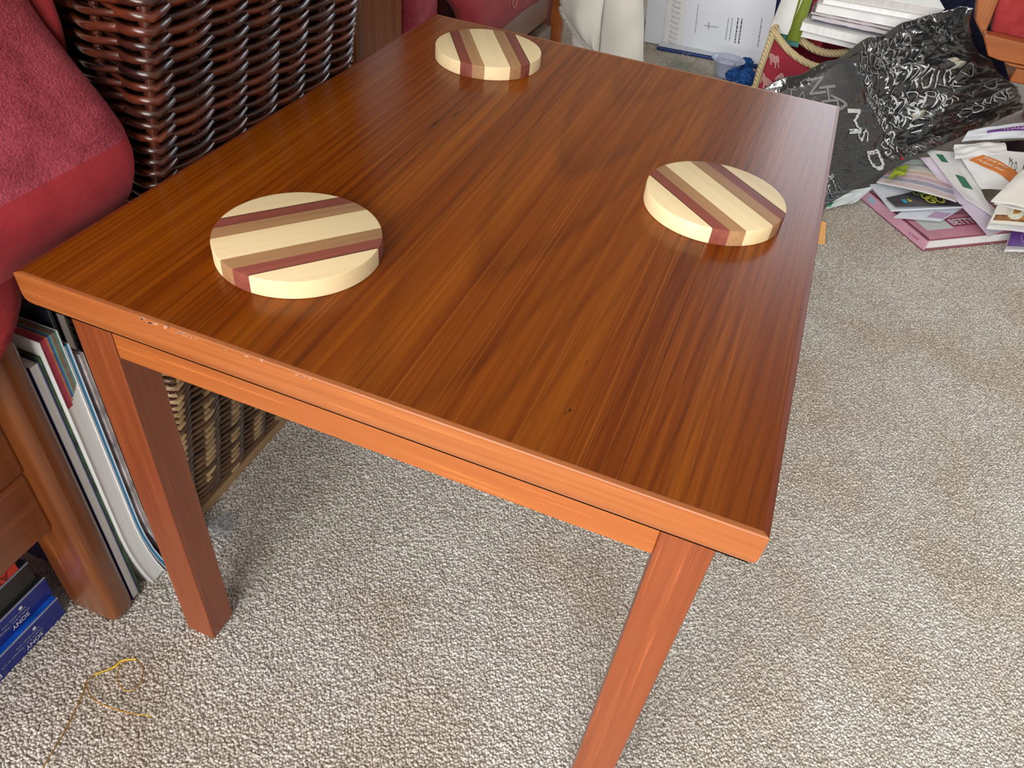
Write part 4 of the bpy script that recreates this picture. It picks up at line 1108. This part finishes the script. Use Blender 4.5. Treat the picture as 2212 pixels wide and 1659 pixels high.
    W = [('SIMBA', .40, .93, -24, .040, lgm), ('HOMEW', .385, .84, -22, .036, lgm), ('BWI', .50, .885, -14, .038, lgm), ('MSH', .36, .76, -24, .036, lgm), ('VENUS', .64, .93, 6, .044, lgm),
         ('DESIGNERS', .375, .70, -62, .022, lm), ('MENSWEAR', .365, .60, -60, .013, lm), ('DNEISA', .46, .735, -8, .054, lgm), ('SIA', .60, .82, -4, .046, lgm), ('A', .575, .83, 0, .018, lgm),
         ('NEWS', .50, .61, -6, .044, lm), ('B', .78, .76, 24, .024, lgm), ('STYLE', .60, .70, -4, .013, lgm), ('XON', .64, .55, -16, .046, lm), ('OEXB', .42, .52, -30, .026, lm),
         ('AVOYA', .52, .47, -16, .044, lm), ('LINGERIE', .66, .66, -2, .012, lm), ('YRT', .52, .33, -8, .050, lm), ('O', .70, .40, 0, .022, lm), ('UGEI', .425, .36, -66, .034, lm),
         ('HE', .80, .58, -70, .038, lm), ('JEN', .73, .30, 6, .036, lm), ('BWAS', .47, .185, 8, .054, lm), ('V', .86, .30, 8, .028, lgm), ('DL', .91, .42, -78, .036, lgm), ('OU', .80, .14, 14, .032, lm),
         ('JEANS', .84, .86, -22, .026, lgm), ('LO', .87, .66, -78, .038, lgm), ('SV', .42, .10, 10, .046, lm), ('FASHION', .66, .23, 20, .012, lm), ('GIFT', .02, .05, 12, .030, lm), ('ROC', .03, .13, 16, .024, lm), ('HILL', .07, .02, 10, .020, lgm),
         ('TA', .045, .86, -40, .038, lgm), ('WNE', .88, .20, 10, .028, lm)]
    for s, u, v, a, z, mt in W: word(s, u, v, a, z, mt, -0.012)
    b = MB(); b.add([surf(u, v) + nrm(u, v)*0.0014 for u, v in ((.462, .030), (.478, .030), (.478, .052), (.462, .052))], [(0, 1, 2, 3)]); b.build('red_dot', plain('red_print', (0.5, 0.02, 0.05), 0.5), r)
    tape = plain('clear_yellowed_tape', (0.42, 0.40, 0.33), 0.2, 0.5)
    for u0, v0, du, dv in ((0.83, 0.57, 0.035, 0.085), (0.62, 0.285, 0.06, 0.05)):
        b = MB(); b.grid(lambda a, c: surf(u0+du*a, v0+dv*c) + nrm(u0, v0)*0.0016, 6, 6); b.build('tape', tape, r)
plastic_bag()

# ------------------------------------------------------------------ pile of post and books on the carpet
def pink_book():
    o = Vector((0.6945, 1.1575, 0.001)); u = Vector((-0.616, 0.788, 0)); v = Vector((0.788, 0.616, 0))
    L, Wd, Hh = 0.190, 0.235, 0.0245
    r = thing('pink_book', o + u*L/2 + v*Wd/2, 'pink hardback book lying flat under the letters on the carpet', 'book')
    pk = plain('pink_cover', (0.55, 0.235, 0.315), 0.4, 0.4, 0.08, 30); ps = plain('light_pink_spine', (0.66, 0.36, 0.48), 0.4, 0.4, 0.05, 30); dk = plain('plum_cover_edge', (0.30, 0.09, 0.12), 0.5)
    Z = Vector((0, 0, 1))
    MB().obox(o, u*L, v*Wd, Z*0.0032).build('back_cover', dk, r, bevel=0.0006)
    MB().obox(o + Z*(Hh-0.0032), u*L, v*Wd, Z*0.0032).build('front_cover', dk, r, bevel=0.0006)
    MB().obox(o, u*L, v*0.0035, Z*Hh).build('spine', ps, r, bevel=0.0008)
    MB().obox(o + Z*0.0033 + u*0.004 + v*0.0036, u*(L-0.008), v*(Wd-0.010), Z*(Hh-0.0066)).build('pages', M['pages'], r)
    top = o + Z*(Hh+0.0002)
    def tp(a, b, c, d, mat, nm, l=0.0): MB().obox(top + u*a + v*b + Z*l, u*c, v*d, Z*0.0003).build(nm, mat, r)
    tp(0.001, 0.004, L-0.002, Wd-0.005, pk, 'cover_print')
    tp(0.028, 0.020, 0.105, 0.060, plain('pale_photo', (0.58, 0.64, 0.63), 0.4, 0.4, 0.06, 20), 'cover_photo', 0.0004)
    tp(0.098, 0.014, 0.060, 0.060, plain('grey_photo', (0.13, 0.13, 0.16), 0.4, 0.4, 0.4, 60), 'cover_photo', 0.0008)
    tp(0.032, 0.082, 0.028, 0.125, plain('plum_title_band', (0.30, 0.07, 0.12), 0.45), 'title_band', 0.0004)
    lettering('BETTYFO', 0.026, M['paper_lilac'], r, top + u*0.037 + v*0.086 + Z*0.0008, v, u, bold=0.0005, width=0.078)
    lettering('REAL LIFE', 0.011, plain('plum_title', (0.25, 0.05, 0.09), 0.45), r, top + u*0.070 + v*0.118 + Z*0.0006, v, u)
    lettering('a novel', 0.009, plain('plum_title2', (0.40, 0.10, 0.16), 0.45), r, o + u*0.045 - v*0.0002 + Z*0.010, -u, Z)
    MB().obox(o + u*0.150 - v*0.0004 + Z*0.008, u*0.020, v*0.0004, Z*0.011).build('spine_sticker', plain('blue_sticker', (0.36, 0.50, 0.62), 0.4), r)
pink_book()

def post():
    inkm = M['greyink']; G = 'letters and leaflets heaped on the carpet'
    # white sheet with a lilac strip on the book
    r, g = sheet('white_flyer', [(0.6311, 1.2002, 0.0300), (0.7158, 1.2343, 0.0300), (0.7724, 1.3379, 0.0320), (0.6775, 1.3083, 0.0310)], M['paper_blue'], None, 'white flyer with a lilac box lying on the pink book', 'leaflet', G, 0.001, 0, 0.0005, seed=1)
    panel('lilac_box', g, 0.62, 0.12, 0.97, 0.42, plain('lilac_box_print', (0.50, 0.36, 0.55), 0.5), r)
    # dark leaflet with coloured lettering on a white card
    r, g = sheet('white_card', [(0.5839, 1.3048, 0.0360), (0.6251, 1.2155, 0.0360), (0.7581, 1.3013, 0.0400), (0.7336, 1.4172, 0.0400)], M['paper_blue'], None, 'white card under the black leaflet with coloured lettering', 'card', G, 0.001, 0, 0.0005, t=0.003, seed=2)
    r, g = sheet('black_leaflet', [(0.6315, 1.2258, 0.0405), (0.7786, 1.3073, 0.0450), (0.7525, 1.4001, 0.0450), (0.6127, 1.2523, 0.0405)], plain('black_leaflet_ink', (0.030, 0.028, 0.036), 0.3, 0.5), None, 'black leaflet with green, yellow and blue hand-drawn lettering', 'leaflet', G, 0.001, 0, 0.0004, seed=3)
    gr, ye, cy = plain('green_print', (0.20, 0.28, 0.09), 0.5), plain('yellow_print', (0.48, 0.50, 0.06), 0.5), plain('cyan_print', (0.04, 0.32, 0.48), 0.5)
    def lets(s, u, v, w, size, m): print_on(s, g, u, v, (w, 0.0), size, m, r, (0.0, 1.0), bold=0.02)
    print_on('GIVE', g, 0.32, 0.70, (0.28, -0.04), 0.9, gr, r, (0.0, 1.0), bold=0.02)
    print_on('GET', g, 0.38, 0.40, (0.26, -0.04), 0.9, ye, r, (0.0, 1.0), bold=0.02)
    print_on('GO', g, 0.40, 0.14, (0.24, -0.02), 0.9, ye, r, (0.0, 1.0), bold=0.02)
    print_on('YOU', g, 0.66, 0.30, (0.16, -0.06), 1.2, cy, r, (0.0, 1.0), bold=0.02)
    MB().slab(lambda u, v: g(0.13+0.05*u, 0.25+0.32*v) + g.n*0.0008, 3, 3, -g.n*0.0003).build('blue_mark', cy, r); MB().slab(lambda u, v: g(0.20+0.04*u, 0.32+0.28*v*(1-u*0.6)) + g.n*0.0008, 3, 3, -g.n*0.0003).build('yellow_mark', ye, r)
    # striped pastel leaflet
    r, g = sheet('striped_leaflet', [(0.5922, 1.3011, 0.0440), (0.7346, 1.2789, 0.0540), (0.7184, 1.4451, 0.0560), (0.6355, 1.4288, 0.0480)], M['paper'], None, 'pastel striped leaflet with pink, grey and peach bands', 'leaflet', G, 0.006, 0, 0.001, seed=4)
    cols = [(0.66, 0.55, 0.56), (0.40, 0.40, 0.52), (0.66, 0.48, 0.54), (0.72, 0.55, 0.45), (0.66, 0.68, 0.62), (0.42, 0.43, 0.46), (0.55, 0.64, 0.48)]
    for k, c in enumerate(cols):
        panel('printed_band', g, 0.0, 0.03+k*0.135, 1.0, 0.03+k*0.135+0.11, plain('band_%s' % 'abcdefg'[k], c, 0.45, 0.4), r, nu=12, nv=3)
    r, g = sheet('green_leaflet', [(0.6074, 1.2970, 0.0560), (0.6393, 1.3290, 0.0620), (0.6466, 1.3801, 0.0620), (0.6226, 1.3586, 0.0580)], plain('lime_print', (0.42, 0.56, 0.04), 0.4, 0.4, 0.4, 45), None, 'lime and yellow leaflet peeping out under the black plastic bag', 'leaflet', G, 0.001, 0, 0.0005, seed=5)
    # the clear plastic wrapper
    wr = NT('milky_wrapper'); wr.base((0.62, 0.70, 0.72)).set(rough=0.3, spec=0.5)
    r, g = sheet('plastic_wrapper', [(0.5143, 1.2180, 0.0040), (0.5683, 1.2661, 0.0120), (0.5952, 1.3073, 0.0340), (0.5218, 1.2550, 0.0200)], wr.m, None, 'milky plastic wrapper crumpled at the foot of the black bag', 'wrapper', None, 0.004, 0, 0.006, seed=6, nu=20, nv=14)
    panel('green_print', g, 0.02, 0.10, 0.14, 0.40, plain('emerald_print', (0.02, 0.35, 0.16), 0.4), r, lift=0.0006)
    # long lilac letter
    r, g = sheet('lilac_letter', [(0.7992, 1.2199, 0.0300), (0.8410, 1.2729, 0.0340), (0.7229, 1.4201, 0.0750), (0.6657, 1.4125, 0.0680)], plain('lilac_letter_paper', (0.70, 0.62, 0.74), 0.5, 0.3, 0.14, 14), None, 'long lilac tinted letter sloping over the pink book', 'letter', G, 0.004, 0, 0.003, seed=7, nu=10, nv=24)
    lines_on(g, 0.40, 0.42, 0.62, 0.84, 3, inkm, r, horiz=False, seed=9, duty=0.30)
    lines_on(g, 0.70, 0.36, 0.85, 0.62, 2, inkm, r, horiz=False, seed=10, duty=0.25)
    r, g = sheet('white_letter', [(0.7451, 1.2724, 0.0660), (0.8039, 1.2620, 0.0500), (0.7423, 1.4507, 0.0820), (0.6733, 1.4337, 0.0760)], M['paper'], None, 'white letter with two green rectangles on it', 'letter', G, 0.003, 0, 0.002, seed=8)
    gm = plain('forest_print', (0.03, 0.19, 0.11), 0.5)
    panel('green_rectangle', g, 0.18, 0.76, 0.36, 0.92, gm, r); panel('green_rectangle', g, 0.30, 0.30, 0.58, 0.52, gm, r)
    # letter with the orange banner
    r, g = sheet('orange_banner_letter', [(0.7771, 1.3359, 0.0660), (0.8400, 1.3568, 0.0700), (0.8559, 1.4789, 0.1000), (0.7195, 1.4408, 0.0920)], M['paper'], None, 'white letter with an orange banner across it', 'letter', G, 0.004, 0, 0.003, seed=9, nu=16, nv=14)
    om = plain('orange_print', (0.66, 0.20, 0.035), 0.45, 0.4, 0.1, 30)
    bq = bilin(((0.08, 0.66, 0), (0.78, 0.18, 0), (0.93, 0.42, 0), (0.36, 0.82, 0)))
    band = lambda u, v: g(bq(u, v)[0], bq(u, v)[1]) + g.n*0.0009
    MB().slab(band, 14, 5, -g.n*0.0003).build('orange_banner', om, r)
    pa = plain('cream_print', (0.78, 0.66, 0.50), 0.5)
    for s, dv, sc in (('Enjoy your', 0.30, 0.32), ('Adjust your', 0.72, 0.32)):
        V, F = text_mesh(s, 1.0, 0.02); w = max(a[0] for a in V)
        b = MB(); b.add([band(0.08 + 0.62*x/w, 1-(dv - 0.30*y)) + g.n*0.0006 for x, y, z in V], F); b.build('lettering', pa, r)
    print_on('Mr D', g, 0.74, 0.60, (0.14, -0.16), 0.8, M['ink'], r, (0.05, 0.9))
    # long white envelope with violet ribbon print, at the foot of the chair
    r, g = sheet('ribbon_envelope', [(0.7296, 1.4464, 0.1050), (0.8667, 1.5381, 0.1120), (0.8659, 1.5908, 0.1250), (0.7392, 1.4836, 0.1150)], M['paper_blue'], None, 'white envelope with a violet ribbon print below the black bag', 'envelope', G, 0.004, 0, 0.004, t=0.002, seed=10, nu=18, nv=10)
    vm = plain('violet_print', (0.16, 0.035, 0.33), 0.4)
    panel('violet_ribbon', g, 0.30, 0.42, 1.0, 0.74, vm, r, nu=14, nv=4)
    print_on('THANKS', g, 0.52, 0.47, (0.44, 0.02), 1.0, M['paper_lilac'], r, (0.0, 1.0), bold=0.02, lift=0.0012)
    r, g = sheet('torn_envelope', [(0.7199, 1.3901, 0.0900), (0.8223, 1.4674, 0.0960), (0.8154, 1.5010, 0.1020), (0.7173, 1.4342, 0.1000)], M['paper'], None, 'torn-open white envelope lying above the orange banner letter', 'envelope', G, 0.004, 0, 0.005, t=0.0015, seed=11)
    r, g = sheet('dark_brochure', [(0.8125, 1.4873, 0.0700), (0.8733, 1.4189, 0.0700), (0.8881, 1.6041, 0.0850), (0.8195, 1.5529, 0.0850)], plain('black_brochure', (0.012, 0.012, 0.022), 0.3, 0.5), None, 'black brochure lying in shadow below the violet ribbon envelope', 'brochure', G, 0.001, 0, 0.001, seed=12)
    # big white envelopes at the picture edge
    r, g = sheet('white_envelope', [(0.7747, 1.2328, 0.0920), (0.8528, 1.2356, 0.0950), (0.8636, 1.4004, 0.1350), (0.8301, 1.3497, 0.1200)], M['paper_warm'], None, 'large white envelope tilted on top of the heap of letters', 'envelope', G, 0.004, 0, 0.002, t=0.004, seed=13)
    r, g = sheet('white_envelope', [(0.7865, 1.2491, 0.0800), (0.8610, 1.2478, 0.0820), (0.8647, 1.3136, 0.0900), (0.7950, 1.2726, 0.0860)], M['paper'], None, 'thin white envelope beneath the large tilted one', 'envelope', G, 0.002, 0, 0.002, t=0.002, seed=14)
    r, g = sheet('food_flyer', [(0.7883, 1.2229, 0.0560), (0.8697, 1.2479, 0.0580), (0.8706, 1.3105, 0.0780), (0.7974, 1.2676, 0.0740)], M['paper_warm'], None, 'flyer with brown and golden food pictures at the picture edge', 'leaflet', G, 0.002, 0, 0.001, t=0.0025, seed=15)
    panel('food_picture', g, 0.05, 0.12, 1.0, 0.40, plain('brown_food', (0.36, 0.17, 0.07), 0.4, 0.4, 0.5, 40), r)
    panel('food_picture', g, 0.42, 0.22, 1.0, 0.95, plain('golden_food', (0.55, 0.27, 0.07), 0.4, 0.4, 0.4, 45), r, lift=0.0007)
    def disc(cu, cv, ru, rv, m, l):
        P = [g(cu+ru*math.cos(2*PI*k/24), cv+rv*math.sin(2*PI*k/24)) + g.n*l for k in range(24)]
        b = MB(); b.add(P, [tuple(range(24))]); b.build('plate_picture', m, r)
    disc(0.48, 0.58, 0.20, 0.40, plain('plate_print', (0.72, 0.74, 0.62), 0.4, 0.4, 0.1, 60), 0.0010)
    r, g = sheet('white_flyer', [(0.7882, 1.2200, 0.0460), (0.8765, 1.2526, 0.0460), (0.8818, 1.2995, 0.0540), (0.7928, 1.2478, 0.0540)], M['paper'], None, 'plain white flyer under the food flyer', 'leaflet', G, 0.001, 0, 0.001, t=0.003, seed=16)
    r, g = sheet('violet_booklet', [(0.8295, 1.2054, 0.0300), (0.8866, 1.2342, 0.0300), (0.8910, 1.2979, 0.0360), (0.8417, 1.2659, 0.0360)], plain('violet_cover', (0.13, 0.055, 0.28), 0.4), None, 'violet booklet with a lilac ring, at the right picture edge', 'booklet', G, 0.0005, 0, 0.0004, t=0.0015, seed=17)
    P = [g(0.62+0.24*math.cos(2*PI*k/40), 0.50+0.40*math.sin(2*PI*k/40)) + g.n*0.0008 for k in range(40)]
    MB().tube(P, 0.0005, 4, closed=True).build('ring_print', plain('lilac_print', (0.50, 0.42, 0.66), 0.5), r)
    print_on('M', g, 0.54, 0.30, (0.2, 0), 0.9, plain('lilac_print', (0.5, 0.42, 0.66), 0.5), r, (0, 1.8))
    r, g = sheet('white_booklet', [(0.8317, 1.2087, 0.0200), (0.8924, 1.2395, 0.0200), (0.8971, 1.3052, 0.0260), (0.8440, 1.2711, 0.0260)], M['paper'], None, 'white booklet directly under the violet one', 'booklet', G, 0.0005, 0, 0.0003, t=0.005, seed=18)
post()

def amber_card():
    a, b = Vector((0.5169, 1.0853, 0.0000)), Vector((0.5247, 1.0915, 0.0000))
    r = thing('amber_card', a, 'amber card standing on the carpet behind the right table edge', 'card')
    c, d = Vector((0.5132, 1.1073, 0.0350)), 0
    MB().slab(lambda u, v: Vector((a.x - 0.03 + (b.x-a.x+0.03)*u, a.y + 0.05*v*0, 0.0005)) + Vector((c.x-b.x, c.y-b.y, 0.035))*v, 4, 4, (0, 0.003, 0)).build('card', plain('amber_print', (0.60, 0.26, 0.015), 0.4), r)
amber_card()

# ------------------------------------------------------------------ third chair, top right
def side_chair():
    r = thing('wooden_armchair', (0.95, 1.80, 0), 'light brown wooden armchair with red upholstery beside the black plastic bag', 'armchair')
    wl = M['chairwood_x']; Y = 1.60
    rail = [(0.7071, 1.6000, 0.2570), (0.7318, 1.6000, 0.2243), (0.7566, 1.6000, 0.2204), (0.9764, 1.6000, 0.2237), (0.9581, 1.6000, 0.2554), (0.7103, 1.6000, 0.2630)]
    MB().prism(rail, (0, 0.034, 0)).build('front_rail', wl, r, bevel=0.004, seg=3)
    sp = [(0.7212, 1.6370, 0.2406), (0.6856, 1.6370, 0.2739), (0.6777, 1.6370, 0.2944), (0.6589, 1.6370, 0.3588), (0.7165, 1.6370, 0.3691), (0.7098, 1.6370, 0.3178), (0.7149, 1.6370, 0.2610)]
    MB().prism(sp, (0, 0.040, 0)).build('arm_post', wood('chair_post_wood', (0.42, 0.14, 0.040), (0.25, 0.070, 0.018), 2, 120, 26, 0.3, 0.3), r, bevel=0.004, seg=3)
    up = [(0.7270, 1.6500, 0.2528), (0.6941, 1.6500, 0.3624), (0.9284, 1.6500, 0.4044), (0.9882, 1.6500, 0.2484)]
    MB().prism(up, (0, 0.05, 0)).build('upholstered_panel', pile('bright_red_upholstery', (0.40, 0.050, 0.050), (0.24, 0.020, 0.024), 700, 0.3, 0.001), r, bevel=0.008)
    lr = [(0.7648, 1.6050, 0.2189), (0.9799, 1.6050, 0.2192), (0.9846, 1.6050, 0.2111), (0.7776, 1.6050, 0.2143)]
    MB().prism(lr, (0, 0.02, 0)).build('lower_moulding', wl, r, bevel=0.001)
    for x, y in ((0.955, 1.641), (1.265, 1.641), (0.955, 2.00), (1.265, 2.00)):
        MB().box((x, y, 0), (x+0.04, y+0.04, 0.175)).build('leg', wl, r, bevel=0.004)
    MB().box((0.800, 1.640, 0.175), (1.315, 2.045, 0.205)).build('seat_frame', wl, r, bevel=0.004)
    rf = pile('red_seat_upholstery', (0.40, 0.050, 0.050), (0.24, 0.020, 0.024), 700, 0.3, 0.001)
    MB().box((0.820, 1.712, 0.206), (1.295, 1.985, 0.300)).build('seat_cushion', rf, r, bevel=0.02, seg=3)
    MB().box((0.820, 1.992, 0.206), (1.295, 2.040, 0.640)).build('backrest', rf, r, bevel=0.015, seg=3)
    return r
side_chair()
